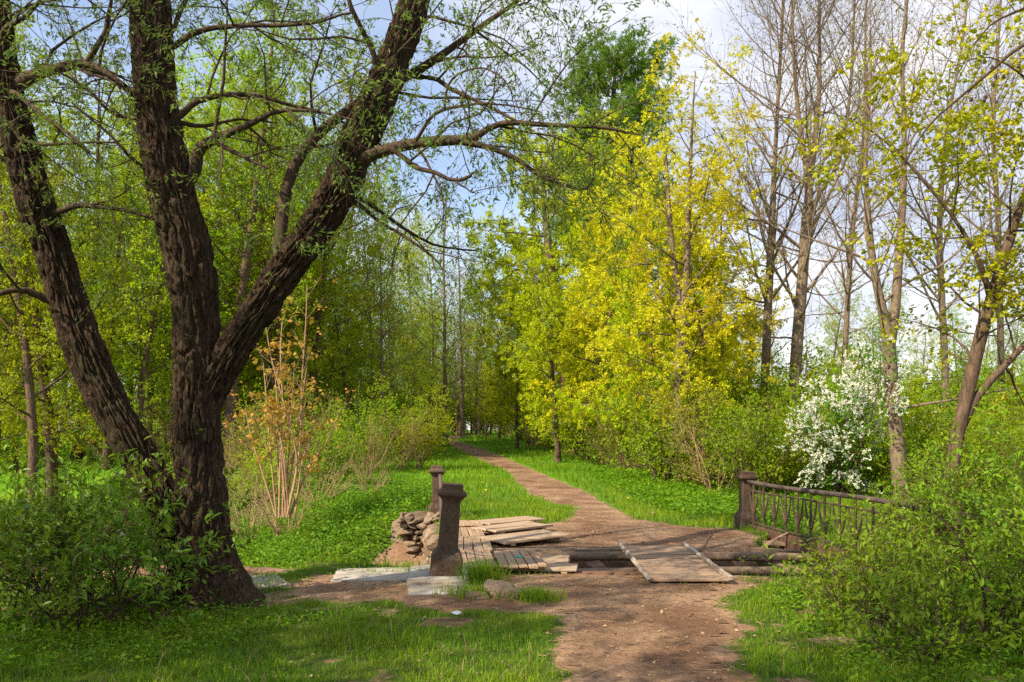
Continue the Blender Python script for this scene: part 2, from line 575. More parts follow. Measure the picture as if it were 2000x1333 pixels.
def grow(w, rng, pts, rad, lv, S):
    """Children of level lv on the branch pts; leaves on the last one."""
    seg = np.linalg.norm(np.diff(pts, axis=0), axis=1)
    s = np.concatenate([[0], np.cumsum(seg)])
    L = s[-1]
    if lv >= len(S['lv']):
        lf = S.get('leaf')
        if lf:
            n = max(1, int(rng.poisson(lf['n'])))
            t = rng.uniform(lf.get('t0', .2), 1.0, n) * L
            p = np.stack([np.interp(t, s, pts[:, j]) for j in range(3)], 1)
            tv = pts[-1] - pts[0]
            tv = tv / (np.linalg.norm(tv) + 1e-9)
            d = tv * lf.get('fwd', .6) + rng.normal(0, lf.get('spread', .6), (n, 3)) + UP * lf.get('up', 0)
            nn = UP * lf.get('flat', 1.0) + rng.normal(0, .55, (n, 3))
            p = p + rng.normal(0, lf.get('jit', .02), (n, 3))
            w.leaves(p, d, nn)
        return
    c = S['lv'][lv]
    t0 = c.get('t0', .2)
    n = int(c['dens'] * L * (1 - t0) + rng.random())
    n = max(c.get('min', 1), n)
    ts = t0 + (1 - t0) * (np.arange(n) + rng.random(n)) / n
    ph = rng.random() * 6.28
    m = c.get('seg', 4)
    env = c.get('env')
    for i, t in enumerate(ts):
        u = t * L
        P = np.array([np.interp(u, s, pts[:, j]) for j in range(3)])
        k = min(len(seg) - 1, max(0, np.searchsorted(s, u) - 1))
        T = (pts[k + 1] - pts[k]) / (seg[k] + 1e-9)
        rp = np.interp(u, s, rad)
        a = np.cross(T, UP if abs(T[2]) < .9 else np.array([1., 0, 0]))
        a /= np.linalg.norm(a) + 1e-9
        b = np.cross(T, a)
        phi = ph + i * 2.4 + rng.normal(0, .3)
        ang = R(rng.uniform(*c['ang']))
        d = math.cos(ang) * T + math.sin(ang) * (math.cos(phi) * a + math.sin(phi) * b)
        if 'bias' in c:
            d = d + np.array(c['bias'])
            d /= np.linalg.norm(d)
        sh = np.interp(t, env[0], env[1]) if env else 1 - c.get('taper', .5) * t
        ln = rng.uniform(*c['len']) * sh
        r = min(rp * c.get('rr', .6), ln * c.get('rl', .03))
        r = max(r, c.get('rmin', .003))
        kk = np.linspace(0, 1, m + 1)
        nz_ = np.cumsum(rng.normal(0, c.get('wob', .18), (m, 3)), 0)
        ds = d + nz_ + kk[1:, None] * UP * c.get('up', 0)
        ds /= np.linalg.norm(ds, axis=1)[:, None]
        cp = np.vstack([P, P + np.cumsum(ds * ln / m, 0)])
        crd = np.maximum(r * (1 - kk * .82), c.get('rmin', .003) * .6)
        w.tube(cp, crd, c.get('sides', 4))
        if S.get('skipleaf') and rng.random() < S['skipleaf'] and lv == len(S['lv']) - 1:
            continue
        grow(w, rng, cp, crd, lv + 1, S)

def auto_stem(rng, h, r, lean=.05, wob=.06, n=14):
    d = np.array([rng.normal(0, lean), rng.normal(0, lean), 1.])
    nz_ = np.cumsum(rng.normal(0, wob, (n, 3)) * np.array([1, 1, .2]), 0)
    ds = d + nz_ * .5
    ds /= np.linalg.norm(ds, axis=1)[:, None]
    pts = np.vstack([[0, 0, -.15], np.array([0, 0, -.15]) + np.cumsum(ds * h / n, 0)])
    k = np.linspace(0, 1, n + 1)
    rad = r * ((1 - k) ** .8 * .95 + .05)
    rad[0] *= 1.35
    return pts, rad

def slant(q):
    """Widths were read along the horizontal; a leaning stem is that much slimmer across."""
    t = nrm(np.gradient(q[:, :3], axis=0))
    return np.maximum(.74, np.abs(t[:, 2]))

def px_stem(rows, n=26, rscale=1.0):
    """rows of (px, py, width px, depth) -> points and radii."""
    q = np.array([np.append(at(a, b, D), wd * D / F / 2 * rscale) for a, b, wd, D in rows])
    q[:, 3] *= slant(q)
    q = spline(q, n)
    return q[:, :3], np.maximum(q[:, 3], .004)

def make_tree(name, label, cat, stems, S, bark, leafm, tmpl, size, seed, group=None, origin=None, sides=10, extra=None, low=None, thin=1.0):
    """A tree thing: trunk (wood) and crown (leaves)."""
    rng = np.random.default_rng(seed)
    w = Wood()
    stems = [(a_, b_ * thin) for a_, b_ in stems]
    for pts, rad in stems:
        w.tube(pts, rad, sides)
        grow(w, rng, pts, rad, 0, S)
    if low:
        grow(w, rng, stems[0][0], stems[0][1], 0, low)
    if extra:
        extra(w, rng)
    o = np.array(stems[0][0][0]) if origin is None else np.array(origin, float)
    e = empty(name, tuple(o))
    tag(e, label, cat, group)
    link('trunk', w.wood_mesh(name + '_trunk', o), MAT[bark], e)
    if w.lp:
        link('crown', w.leaf_mesh(name + '_crown', o, tmpl, size, rng), MAT[leafm], e)
    return e

#@@TERRAIN
# ------------------------------------------------------------------ terrain
POND = np.array([(40, 9.0), (9, 9.2), (4.9, 9.3), (2.0, 9.38), (.55, 9.42), (.35, 9.9), (-.9, 9.95), (-2.5, 10.2), (-4.6, 10.7), (-6.0, 9.9), (-9, 7.6), (-40, 4),
                 (-40, 34), (-24, 32), (-17, 30.5), (-12, 26.5), (-8, 19.5), (-5.2, 14.6), (-3.0, 13.3), (-1.9, 12.9), (-1.15, 12.4), (-.5, 11.1), (3.0, 11.05), (3.7, 11.9), (4.3, 13.2), (6.5, 14.2), (10, 15.5), (40, 18)], float)

def sdf(poly, X, Y):
    """Signed distance to a polygon, negative inside."""
    d = np.full(X.shape, 1e9)
    ins = np.zeros(X.shape, bool)
    n = len(poly)
    for i in range(n):
        a, b = poly[i], poly[(i + 1) % n]
        ex, ey = b - a
        wx, wy = X - a[0], Y - a[1]
        t = np.clip((wx * ex + wy * ey) / (ex * ex + ey * ey + 1e-12), 0, 1)
        d = np.minimum(d, (wx - ex * t) ** 2 + (wy - ey * t) ** 2)
        c = ((a[1] > Y) != (b[1] > Y)) & (X < (b[0] - a[0]) * (Y - a[1]) / (b[1] - a[1] + 1e-12) + a[0])
        ins ^= c
    d = np.sqrt(d)
    return np.where(ins, -d, d)


def edge_x(Y):
    return -.78 - (Y - 9.2) * .103       # the bridge's left edge line

def height(X, Y):
    X = np.asarray(X, float); Y = np.asarray(Y, float)
    h = g0(Y)
    amp = np.clip((Y - 4) / 30, .0, 1)
    h = h + (fbm(X * .35, Y * .35, seed=3) - .5) * (.10 + .5 * amp) * np.clip((np.abs(X - np.interp(Y, [0, 9, 14, 20, 35, 60], [.9, 1.1, 1.9, 1.4, -.6, -4])) - .8) / 3, .08, 1)
    h = h + (fbm(X * 3.1, Y * 3.1, seed=9) - .5) * np.where((Y > 8.6) & (Y < 12), .018, .035)
    d = sdf(POND, X, Y)
    left_far = (Y > 11.4) & (X < edge_x(Y) - .12)
    wd = np.where(left_far, 3.4, np.where((Y > 11.6) & (X > 4.2), 2.2, .22))
    wd = np.where((X < -2.5) & (Y < 12), .9, wd)
    k = sstep((d + .1) / wd)
    low = -1.15
    h = h * k + (low + .1 * h) * (1 - k)
    notch = np.exp(-((X + 2.0) / .75) ** 2 - ((Y - 13.9) / .85) ** 2)
    return h - .32 * notch * (X < edge_x(Y) - .05)

# the trodden path, traced down both edges
PL = [gp(*p) for p in [(1075, 1330), (1085, 1260), (1070, 1195), (1000, 1165), (960, 1140)]] + [(-.2, 9.3), (-.35, 11.2), (-.8, 14.0)] + \
     [gp(*p) for p in [(1010, 1032), (1108, 1018), (1129, 994), (1075, 980), (1034, 965), (1010, 944), (990, 921), (918, 889), (872, 867), (850, 860), (868, 852)]]
PR = [gp(*p) for p in [(1490, 1330), (1465, 1260), (1430, 1195), (1415, 1150)]] + [(2.6, 9.3), (3.3, 11.2), (3.7, 12.6), (3.6, 13.7)] + \
     [gp(*p) for p in [(1340, 1030), (1250, 1016), (1213, 1001), (1148, 962), (1066, 929), (980, 891), (918, 869), (886, 860), (940, 849)]]
PL = [(.25, 2.0)] + PL
PR = [(1.55, 2.0)] + PR
PATH = np.array(PL + PR[::-1])
BARE = np.array([gp(*p) for p in [(540, 1160), (560, 1140), (650, 1125), (930, 1125), (1000, 1130), (1080, 1150), (1080, 1200), (960, 1190), (880, 1200), (770, 1183), (640, 1186), (570, 1178)]])
BARE2 = np.array([(-6.0, 9.2), (-3.2, 8.6), (-2.6, 9.4), (-2.6, 10.1), (-4.6, 10.6), (-5.8, 9.9)])

RAW = np.array([(-4.2, 12.6), (-3.2, 13.4), (-2.6, 14.6), (-2.2, 15.1), (-1.4, 14.9), (-1.1, 12.4), (-1.6, 12.0)])

def dirt_at(X, Y):
    kw = np.where(Y > 14, .3, .6)
    wx = (fbm(X * 1.3, Y * 1.3, seed=21) - .5) * kw
    wy = (fbm(X * 1.3, Y * 1.3, seed=22) - .5) * kw
    m = .5 - sdf(PATH, X + wx, Y + wy) / .45
    m = np.maximum(m, .5 - sdf(BARE, X + wx, Y + wy) / .4)
    m = np.maximum(m, .5 - sdf(BARE2, X + wx, Y + wy) / .4)
    # raw earth on the banks of the ravine
    d = sdf(POND, X, Y)
    bank = np.where((Y > 11) & (X < -1) & (Y < 20), .45 - (d - .35) / .9, np.where(Y < 20, .5 - d / .5, .45 - d / .3))
    m = np.maximum(m, bank)
    pt = fbm(X * 1.9 + 7, Y * 1.9, seed=88, oct=3)
    m = np.maximum(m, np.where(Y < 11, sstep((pt - .60) / .12) * .55, 0))
    m = np.maximum(m, .95 - sdf(RAW, X + wx * .6, Y + wy * .6) / .5 - .45)
    return np.clip(m, 0, 1)

def axis(dense0, dense1, step, lo, hi, grow_=1.12):
    a = list(np.arange(dense0, dense1 + 1e-6, step))
    s = step
    while a[-1] < hi:
        s *= grow_
        a.append(a[-1] + s)
    s = step
    b = []
    c = dense0
    while c > lo:
        s *= grow_
        c -= s
        b.append(c)
    return np.array(b[::-1] + a)

XS = axis(-7, 7, .09, -260, 260)
YS = axis(3.0, 19, .09, -40, 420, 1.035)
GX, GY = np.meshgrid(XS, YS)
GZ = height(GX, GY)
GD = dirt_at(GX, GY)
nx, ny = len(XS), len(YS)
idx = np.arange(nx * ny).reshape(ny, nx)
Q = np.stack([idx[:-1, :-1], idx[:-1, 1:], idx[1:, 1:], idx[1:, :-1]], -1).reshape(-1, 4)
me = mesh_np('ground', np.stack([GX, GY, GZ], -1).reshape(-1, 3), Q, None, True)
def attr(me, name, v):
    a = me.attributes.new(name, 'FLOAT', 'POINT')
    a.data.foreach_set('value', np.asarray(v, np.float32).ravel())
attr(me, 'dirt', GD)
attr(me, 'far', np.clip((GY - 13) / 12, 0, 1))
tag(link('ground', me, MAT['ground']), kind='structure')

# the path: its own sheet just above the ground
cm = (GD[:-1, :-1] + GD[:-1, 1:] + GD[1:, 1:] + GD[1:, :-1]) / 4
cx = (GX[:-1, :-1] + GX[1:, 1:]) / 2
cy = (GY[:-1, :-1] + GY[1:, 1:]) / 2
onp = (sdf(PATH, cx, cy) < -.12) & (cm > .8) & (sdf(POND, cx, cy) > .35) & (cy > 0)
pq = Q.reshape(ny - 1, nx - 1, 4)[onp]
u, inv = np.unique(pq, return_inverse=True)
pv = np.stack([GX, GY, GZ + .006], -1).reshape(-1, 3)[u]
tag(link('path', mesh_np('path', pv, inv.reshape(-1, 4), None, True), MAT['path']), kind='structure')

# water in the ravine and the pond
WZ = -.92
bm = bmesh.new()
vs = [bm.verts.new((x, y, WZ)) for x, y in [(-60, -20), (60, -20), (60, 40), (-60, 40)]]
bm.faces.new(vs)
me = bpy.data.meshes.new('water')
bm.to_mesh(me); bm.free()
# keep only what lies near the pond: clip by a simple rectangle below ground
tag(link('water', me, MAT['water']), kind='structure')
def ground_z(x, y):
    return float(height(np.array([x]), np.array([y]))[0])

#@@BRIDGE
# ------------------------------------------------------------------ hard-edged pieces
def bm_box(bm, c, s, rot=None, bev=.006, jit=0.0, rng=random):
    """A chamfered box: centre c, size s, rotated by matrix rot about its centre."""
    r = bmesh.ops.create_cube(bm, size=1.0)
    vs = r['verts']
    for v in vs:
        v.co = Vector((v.co.x * s[0], v.co.y * s[1], v.co.z * s[2]))
        if jit:
            v.co += Vector((rng.uniform(-jit, jit), rng.uniform(-jit, jit), rng.uniform(-jit, jit)))
    if bev:
        es = list({e for v in vs for e in v.link_edges})
        rr = bmesh.ops.bevel(bm, geom=es, offset=bev, segments=1, affect='EDGES', profile=.5)
        vs = list({v for f in rr['faces'] for v in f.verts} | {v for v in vs if v.is_valid})
    M_ = Matrix.Translation(Vector(c)) @ (rot.to_4x4() if rot is not None else Matrix())
    bmesh.ops.transform(bm, matrix=M_, verts=vs)
    return vs

def bm_obj(name, bm, mat, parent=None, loc=None, smooth=False):
    me = bpy.data.meshes.new(name)
    bmesh.ops.recalc_face_normals(bm, faces=bm.faces)
    bm.to_mesh(me)
    bm.free()
    if smooth:
        for p in me.polygons:
            p.use_smooth = True
    return link(name, me, mat, parent, loc)

def loft_square(profile, chamf=.12):
    """Rings of a square section with chamfered corners: (half width, z)."""
    V, Qd = [], []
    for h, z in profile:
        c = h * chamf
        for x, y in [(h - c, -h), (h, -h + c), (h, h - c), (h - c, h), (-h + c, h), (-h, h - c), (-h, -h + c), (-h + c, -h)]:
            V.append((x, y, z))
    for i in range(len(profile) - 1):
        for j in range(8):
            Qd.append((i * 8 + j, i * 8 + (j + 1) % 8, (i + 1) * 8 + (j + 1) % 8, (i + 1) * 8 + j))
    n = len(profile)
    V.append((0, 0, profile[-1][1]))
    T = [((n - 1) * 8 + j, (n - 1) * 8 + (j + 1) % 8, n * 8) for j in range(8)]
    return np.array(V), Qd, T

def worn(me, amp=.006, cuts=5):
    """Chipped edges and uneven faces."""
    bm = bmesh.new()
    bm.from_mesh(me)
    bmesh.ops.subdivide_edges(bm, edges=[e_ for e_ in bm.edges if e_.calc_length() > .035], cuts=cuts, use_grid_fill=True)
    bm.verts.ensure_lookup_table()
    bm.normal_update()
    c = np.array([v.co[:] for v in bm.verts])
    n_ = np.array([v.normal[:] for v in bm.verts])
    d = (fbm(c[:, 0] * 14, c[:, 1] * 14, c[:, 2] * 9, seed=33) - .5) * amp
    chip = np.maximum(0, fbm(c[:, 0] * 22 + 5, c[:, 1] * 22, c[:, 2] * 16, seed=35) - .60) * amp * 7
    c = c + n_ * (d - chip)[:, None]
    for v, p in zip(bm.verts, c):
        v.co = p
    bm.to_mesh(me)
    bm.free()
    return me

def iron_post(label, loc, rz, lean=(0, 0), s=1.0):
    e = empty('bridge_post', loc)
    e.rotation_euler = (R(lean[0]), R(lean[1]), rz)
    e.scale = (s, s, s)
    tag(e, label, 'bridge post', 'cast iron posts of the ruined bridge')
    V, q, t = loft_square([(.168, -.12), (.168, .195), (.160, .21), (.158, .225), (.150, .235), (.143, .255), (.113, .285)])
    link('plinth', worn(mesh_np('post_plinth', V, q, t)), MAT['rust'], e)
    V, q, t = loft_square([(.110, .284), (.107, .30), (.094, .79), (.100, .80), (.100, .815)], .08)
    link('shaft', worn(mesh_np('post_shaft', V, q, t)), MAT['rust'], e)
    V, q, t = loft_square([(.102, .812), (.112, .825), (.118, .835), (.150, .862), (.156, .868), (.156, .895), (.138, .905), (.118, .922), (.112, .935), (.112, .975), (.104, .985)], .08)
    link('cap', worn(mesh_np('post_cap', V, q, t)), MAT['rust'], e)
    for sx in (-1, 1):
        bm = bmesh.new()
        bm_box(bm, (sx * .045, -.0985, .71), (.016, .012, .016), bev=.004)
        bm_obj('bolt', bm, MAT['rust'], e)
    return e

BANG = math.atan(.105)
iron_post('tall dark iron post leaning on the concrete slab, nearest the camera', (-.735, 9.05, .03), BANG, (1.0, 4.5), 1.03)
iron_post('slim iron post on the rubble stone corner, with a curled bracket', (-1.40, 15.45, .0), BANG, (0, -1), 1.0)
iron_post('upright rusty iron post where the surviving railing begins', (3.93, 13.75, .0), BANG, (0, .5), .97)

def bar_mesh(name, paths, k=6):
    w = Wood()
    for pts, r in paths:
        pts = np.array(pts, float)
        rad = np.full(len(pts), r) if np.isscalar(r) else np.array(r)
        w.tube(pts, rad, k)
    return w.wood_mesh(name, np.zeros(3))

def closed_tube(name, pts, rad, k=14):
    """A tube with end caps."""
    pts = np.array(pts, float)
    T = nrm(np.gradient(pts, axis=0))
    pts2 = np.vstack([pts[0] , pts, pts[-1]])
    rad2 = np.concatenate([[1e-4], np.asarray(rad, float), [1e-4]])
    w = Wood()
    pts2[0] = pts[0] - T[0] * 1e-3
    pts2[-1] = pts[-1] + T[-1] * 1e-3
    w.tube(pts2, rad2, k)
    return w.wood_mesh(name, np.zeros(3))

# curled bracket left of the lost railing, held by the far post
e = empty('scroll_bracket', (-1.34, 15.28, 0))
tag(e, 'curved iron railing remnant bolted to the far left post', 'railing bracket')
e.rotation_euler = (0, 0, BANG)
t = np.linspace(0, 1, 14)
arc = np.stack([0 * t, -1.25 * np.sin(t * 1.57), .80 - .62 * (1 - np.cos(t * 1.57))], 1)
w = Wood(); w.tube(arc, np.full(14, .035), 8)
link('hand_rail', w.wood_mesh('bracket_rail', np.zeros(3)), MAT['rail'], e)
t = np.linspace(0, 1, 18)
pp = []
for cy_, cz_, rr_ in ((-.33, .42, .17), (-.72, .22, .12)):
    a = t * 8.5
    rad_ = rr_ * (1 - t * .75)
    pp.append((np.stack([0 * a, cy_ + rad_ * np.cos(a), cz_ + rad_ * np.sin(a)], 1), .02))
pp.append((np.array([[0, -.06, .02], [0, -.06, .45], [0, -.1, .76]]), .022))
pp.append((np.array([[0, -.0, .1], [0, -.6, .08], [0, -1.2, .06]]), .022))
w = Wood()
for a, b in pp:
    w.tube(a, np.full(len(a), b), 6)
link('scrollwork', w.wood_mesh('bracket_scroll', np.zeros(3)), MAT['rust'], e)

# the railing on the right side
e = empty('bridge_railing', (3.93, 13.62, 0))
e.rotation_euler = (0, 0, BANG)
tag(e, 'ornate rusty iron railing running from the right post into the shrubs', 'railing')
RL = 5.6
def ry(a, b, n=8):
    return np.linspace(a, b, n)
yy = ry(0.0, -RL, 14)
link('hand_rail', closed_tube('railing_hand_rail', np.stack([.0 * yy, yy, .79 + .012 * np.sin(yy * 1.3)], 1), np.full(14, .032)), MAT['rail'], e)
for z, r in ((.655, .014), (.135, .016)):
    link('rail_bar', closed_tube('railing_bar', np.stack([.0 * yy, yy, z + .008 * np.sin(yy * 1.7)], 1), np.full(14, r), 8), MAT['rust'], e)
for i in range(14):
    y0 = -.22 - i * .40
    sg = 1 if i % 2 else -1
    w = Wood()
    z = np.linspace(0, 1, 7)
    def crv(y_a, y_b, bow, z0, z1, r0, r1):
        w.tube(np.stack([np.zeros(7), y_a + (y_b - y_a) * z + bow * np.sin(z * 3.14), z0 + (z1 - z0) * z], 1), r0 + (r1 - r0) * z, 6)
    crv(y0, y0, 0, .02, .77, .020, .020)
    crv(y0, y0 - .17, -.03, .25, .655, .020, .010)
    crv(y0, y0 + .17, .03, .25, .655, .020, .010)
    crv(y0 - .03, y0 - .12, -.02, .02, .135, .012, .010)
    link('baluster', w.wood_mesh('railing_baluster', np.zeros(3)), MAT['rust'], e)
bm = bmesh.new()
bm_box(bm, (.02, -RL / 2, -.03), (.06, RL, .24), bev=.008)
bm_obj('edge_beam', bm, MAT['beam'], e)

# pipes and beams across the gap
def pipe(name, label, rows, r, mat, cat='pipe', group='pipes lying across the gap'):
    p = spline(np.array(rows, float), 16)
    o = np.array(rows[0], float)
    ob = link(name, closed_tube(name, p - o, np.full(16, r)), MAT[mat], None, tuple(o))
    return tag(ob, label, cat, group)
pipe('old_pipe', 'thick brown pipe along the far edge of the gap', [(-.75, 11.06, -.07), (1.2, 11.04, -.06), (3.6, 11.02, -.07), (4.6, 11.0, -.12)], .06, 'pipe')
pipe('old_pipe', 'thick brown pipe along the near edge of the gap, under the gangway', [(.2, 9.80, -.09), (2.2, 9.78, -.05), (4.3, 9.76, -.06), (5.2, 9.73, -.1)], .054, 'pipe')
pipe('old_pipe', 'thin reddish pipe end lying left of the gangway foot', [(.55, 9.52, -.05), (1.0, 9.50, -.035), (1.52, 9.48, -.04)], .036, 'beam')
pipe('old_pipe', 'dull red tube beside the ramp foot, closest to the trodden soil', [(.70, 9.30, -.02), (1.1, 9.28, -.01), (1.5, 9.26, -.015)], .030, 'beam')
pipe('old_pipe', 'thin brown rod in the dark gap behind the loose boards', [(-.2, 10.65, -.22), (1.0, 10.5, -.2), (1.9, 10.4, -.24)], .03, 'pipe')

def log(name, label, a, b, sx, sz, mat, group=None, cat='beam', tw=0):
    a, b = Vector(a), Vector(b)
    d = b - a
    bm = bmesh.new()
    bm_box(bm, (0, 0, 0), (d.length, sx, sz), bev=.01, jit=.006)
    # split along for a rough hewn look
    bmesh.ops.subdivide_edges(bm, edges=[ed for ed in bm.edges if ed.calc_length() > d.length * .6], cuts=6)
    rr = random.Random(len(label))
    for v in bm.verts:
        v.co += Vector((rr.uniform(-.008, .008), rr.uniform(-.008, .008), rr.uniform(-.008, .008)))
    ob = bm_obj(name, bm, MAT[mat])
    ob.location = (a + b) / 2
    ob.rotation_mode = 'QUATERNION'
    q_ = d.to_track_quat('X', 'Z')
    ob.rotation_quaternion = q_ @ Matrix.Rotation(R(tw), 4, 'X').to_quaternion()
    return tag(ob, label, cat, group)
DB = 'broken deck beams by the railing'
log('deck_beam', 'dark timber beam edging the soil covered deck, behind the gangway', (-.3, 11.2, -.02), (1.55, 11.22, -.01), .12, .07, 'pipe', DB)
log('deck_beam', 'splintered beam end right of the gangway top', (2.3, 11.18, -.005), (2.9, 11.22, -.01), .10, .05, 'pipe', DB)
log('deck_beam', 'long dark beam under the railing, lowest of the broken timbers', (2.6, 10.55, -.30), (4.7, 11.4, -.24), .14, .12, 'pipe', DB)
log('deck_beam', 'slanting grey stick leaning on the rusty edge beam', (3.62, 11.9, -.06), (4.12, 12.15, .13), .045, .035, 'wood_cross', DB)
log('deck_beam', 'broken cross timber poking from the soil near the railing', (3.05, 12.35, -.03), (4.2, 12.25, -.07), .13, .07, 'pipe', DB)
log('deck_beam', 'second cross timber by the railing, half sunk in earth', (2.95, 11.75, -.05), (4.35, 11.6, -.12), .12, .08, 'pipe', DB)
log('deck_beam', 'short rotten timber beside the right post foot', (3.1, 13.05, -.01), (4.0, 12.95, -.06), .12, .06, 'pipe', DB)
log('deck_beam', 'tilted rotten board sunk in the hole under the railing', (3.3, 11.2, -.12), (4.5, 10.7, -.32), .16, .04, 'wood_cross', DB)
log('deck_beam', 'rust coloured slab of wood slipping into the gap', (1.05, 10.85, -.12), (1.4, 10.25, -.36), .22, .05, 'beam', DB)
log('stick', 'thin bent stick standing in the soil behind the gangway', (2.62, 11.3, -.02), (2.86, 11.5, .26), .018, .018, 'pipe', None, 'stick')

# the gangway
e = empty('gangway', (1.87, 9.79, 0))
tag(e, 'grey plank gangway with pale side rails bridging the gap', 'gangway')
rr = random.Random(5)
gl, gw, nb = 2.30, .84, 9
zz = lambda y: .065 + .045 * (y / gl)
for i in range(nb):
    y0 = -gl / 2 + gl * (i + .5) / nb
    bm = bmesh.new()
    bm_box(bm, (rr.uniform(-.01, .01), y0, zz(y0) + rr.uniform(-.004, .004)), (gw, gl / nb - rr.uniform(.006, .016), .03), Matrix.Rotation(rr.uniform(-.008, .008), 3, 'Z'), .004, .003, rr)
    bm_obj('board', bm, MAT['wood_cross'], e)
for sx in (-1, 1):
    bm = bmesh.new()
    x0 = sx * (gw / 2 + .012)
    r_ = Matrix.Rotation(math.atan(.045 / gl), 3, 'X')
    bm_box(bm, (x0, 0, .100), (.036, gl + .10, .036), r_, .004, .004, rr)
    bmesh.ops.subdivide_edges(bm, edges=[ed for ed in bm.edges if ed.calc_length() > 1.5], cuts=14)
    for v in bm.verts:
        v.co += Vector((rr.uniform(-.006, .006), 0, rr.uniform(-.006, .006)))
    bm_obj('side_rail', bm, MAT['wood_peel'], e)
for sx in (-.28, .28):
    bm = bmesh.new()
    bm_box(bm, (sx, 0, .018), (.08, gl - .06, .06), Matrix.Rotation(math.atan(.045 / gl), 3, 'X'), .006)
    bm_obj('bearer', bm, MAT['wood_cross'], e)

# board panels and loose planks left of the gangway
def panel(label, c, rz, n, wd, ln, z, along, mat, tilt=(0, 0), gap=.010, seed=1, bearers=True, name='plank_panel', cat='board panel', group='board panels laid over the broken deck'):
    """n boards side by side (each wd wide, ln long); along 'y' or 'x' is the board direction."""
    e = empty(name, (c[0], c[1], z))
    e.rotation_euler = (R(tilt[0]), R(tilt[1]), R(rz))
    tag(e, label, cat, group)
    r_ = random.Random(seed)
    for i in range(n):
        o_ = (i - (n - 1) / 2) * wd
        bm = bmesh.new()
        l_ = ln * r_.uniform(.975, 1.02)
        sh = r_.uniform(-.02, .02)
        if along == 'y':
            bm_box(bm, (o_, sh, r_.uniform(-.003, .003)), (wd - gap - r_.uniform(0, .006), l_, .028), Matrix.Rotation(r_.uniform(-.018, .018), 3, 'Z') @ Matrix.Rotation(r_.uniform(-.012, .012), 3, 'X') @ Matrix.Rotation(r_.uniform(-.02, .02), 3, 'Y'), .004, .005, r_)
        else:
            bm_box(bm, (sh, o_, r_.uniform(-.003, .003)), (l_, wd - gap - r_.uniform(0, .006), .028), Matrix.Rotation(r_.uniform(-.018, .018), 3, 'Z') @ Matrix.Rotation(r_.uniform(-.012, .012), 3, 'X') @ Matrix.Rotation(r_.uniform(-.02, .02), 3, 'Y'), .004, .005, r_)
        bm_obj('board', bm, MAT[mat], e)
    if bearers:
        for k in (-.36, .36):
            bm = bmesh.new()
            if along == 'y':
                bm_box(bm, (0, k * ln, -.036), (n * wd * .97, .07, .04), None, .004)
            else:
                bm_box(bm, (k * ln, 0, -.036), (.07, n * wd * .97, .04), None, .004)
            bm_obj('bearer', bm, MAT[mat], e)
    return e
def ctr(pts, z):
    q = [at(x, y, (EYE - z) * F / (y - HZ)) for x, y in pts]
    q = np.array(q)
    return q
def quad_panel(label, px, z, n, along, mat, **k):
    """A panel laid to fit four corners (near left, near right, far right, far left) on the level z."""
    q = ctr(px, z)
    c = q.mean(0)
    xv = ((q[1] - q[0]) + (q[2] - q[3])) / 2
    yv = ((q[3] - q[0]) + (q[2] - q[1])) / 2
    if along == 'y':
        rz = math.degrees(math.atan2(-yv[0], yv[1]))
        ln = np.linalg.norm(yv); wd = np.linalg.norm(xv) / n
    else:
        rz = math.degrees(math.atan2(xv[1], xv[0]))
        ln = np.linalg.norm(xv); wd = abs(np.dot(yv, [-math.sin(R(rz)), math.cos(R(rz)), 0])) / n
    return panel(label, c, rz, n, wd, ln, z, along, mat, **k)
quad_panel('brown board panel of lengthwise planks right behind the near iron post', [(898, 1110), (974, 1109), (956, 1077), (893, 1078)], .05, 4, 'y', 'wood_long', seed=11)
quad_panel('tan board panel with green and orange paint spots lying on top of the others', [(977, 1107), (1070, 1107), (1046, 1077), (962, 1077)], .105, 5, 'y', 'wood_long', seed=12)
quad_panel('greyer board panel in the second row of the walkway', [(890, 1077), (960, 1076), (957, 1049), (886, 1049)], .06, 4, 'y', 'wood_long', seed=13)
quad_panel('narrow board panel in the third row, next to the raised plank', [(888, 1048), (949, 1047), (938, 1032), (884, 1032)], .06, 4, 'y', 'wood_long', seed=14)
quad_panel('farthest small board panel at the end of the walkway', [(886, 1031), (943, 1026), (930, 1017), (882, 1019)], .06, 3, 'y', 'wood_long', seed=15)
LP = 'loose pale planks on the deck'
quad_panel('pale pair of planks with the end lifted, nearest the sandy path', [(962, 1060), (1101, 1050), (1076, 1037), (958, 1046)], .09, 2, 'x', 'wood_new', seed=16, name='loose_plank', cat='planks', group=LP, tilt=(0, -2))
quad_panel('middle pair of pale planks on low blocks', [(946, 1040), (1059, 1030), (1050, 1019), (938, 1029)], .09, 3, 'x', 'wood_new', seed=17, name='loose_plank', cat='planks', group=LP, tilt=(0, -1))
quad_panel('farthest pale planks lying against the grass edge', [(940, 1026), (1046, 1016), (1043, 1008), (932, 1018)], .08, 2, 'x', 'wood_new', seed=18, name='loose_plank', cat='planks', group=LP)
quad_panel('long tan plank under the painted panel, nearest the trodden soil', [(975, 1112), (1128, 1116), (1122, 1104), (975, 1102)], .04, 1, 'x', 'wood_new', seed=19, name='loose_plank', cat='planks', group=LP)
quad_panel('short orange tan planks right of the painted panel', [(1062, 1100), (1114, 1101), (1108, 1088), (1052, 1086)], .05, 2, 'x', 'wood_new', seed=20, name='loose_plank', cat='planks', group=LP)
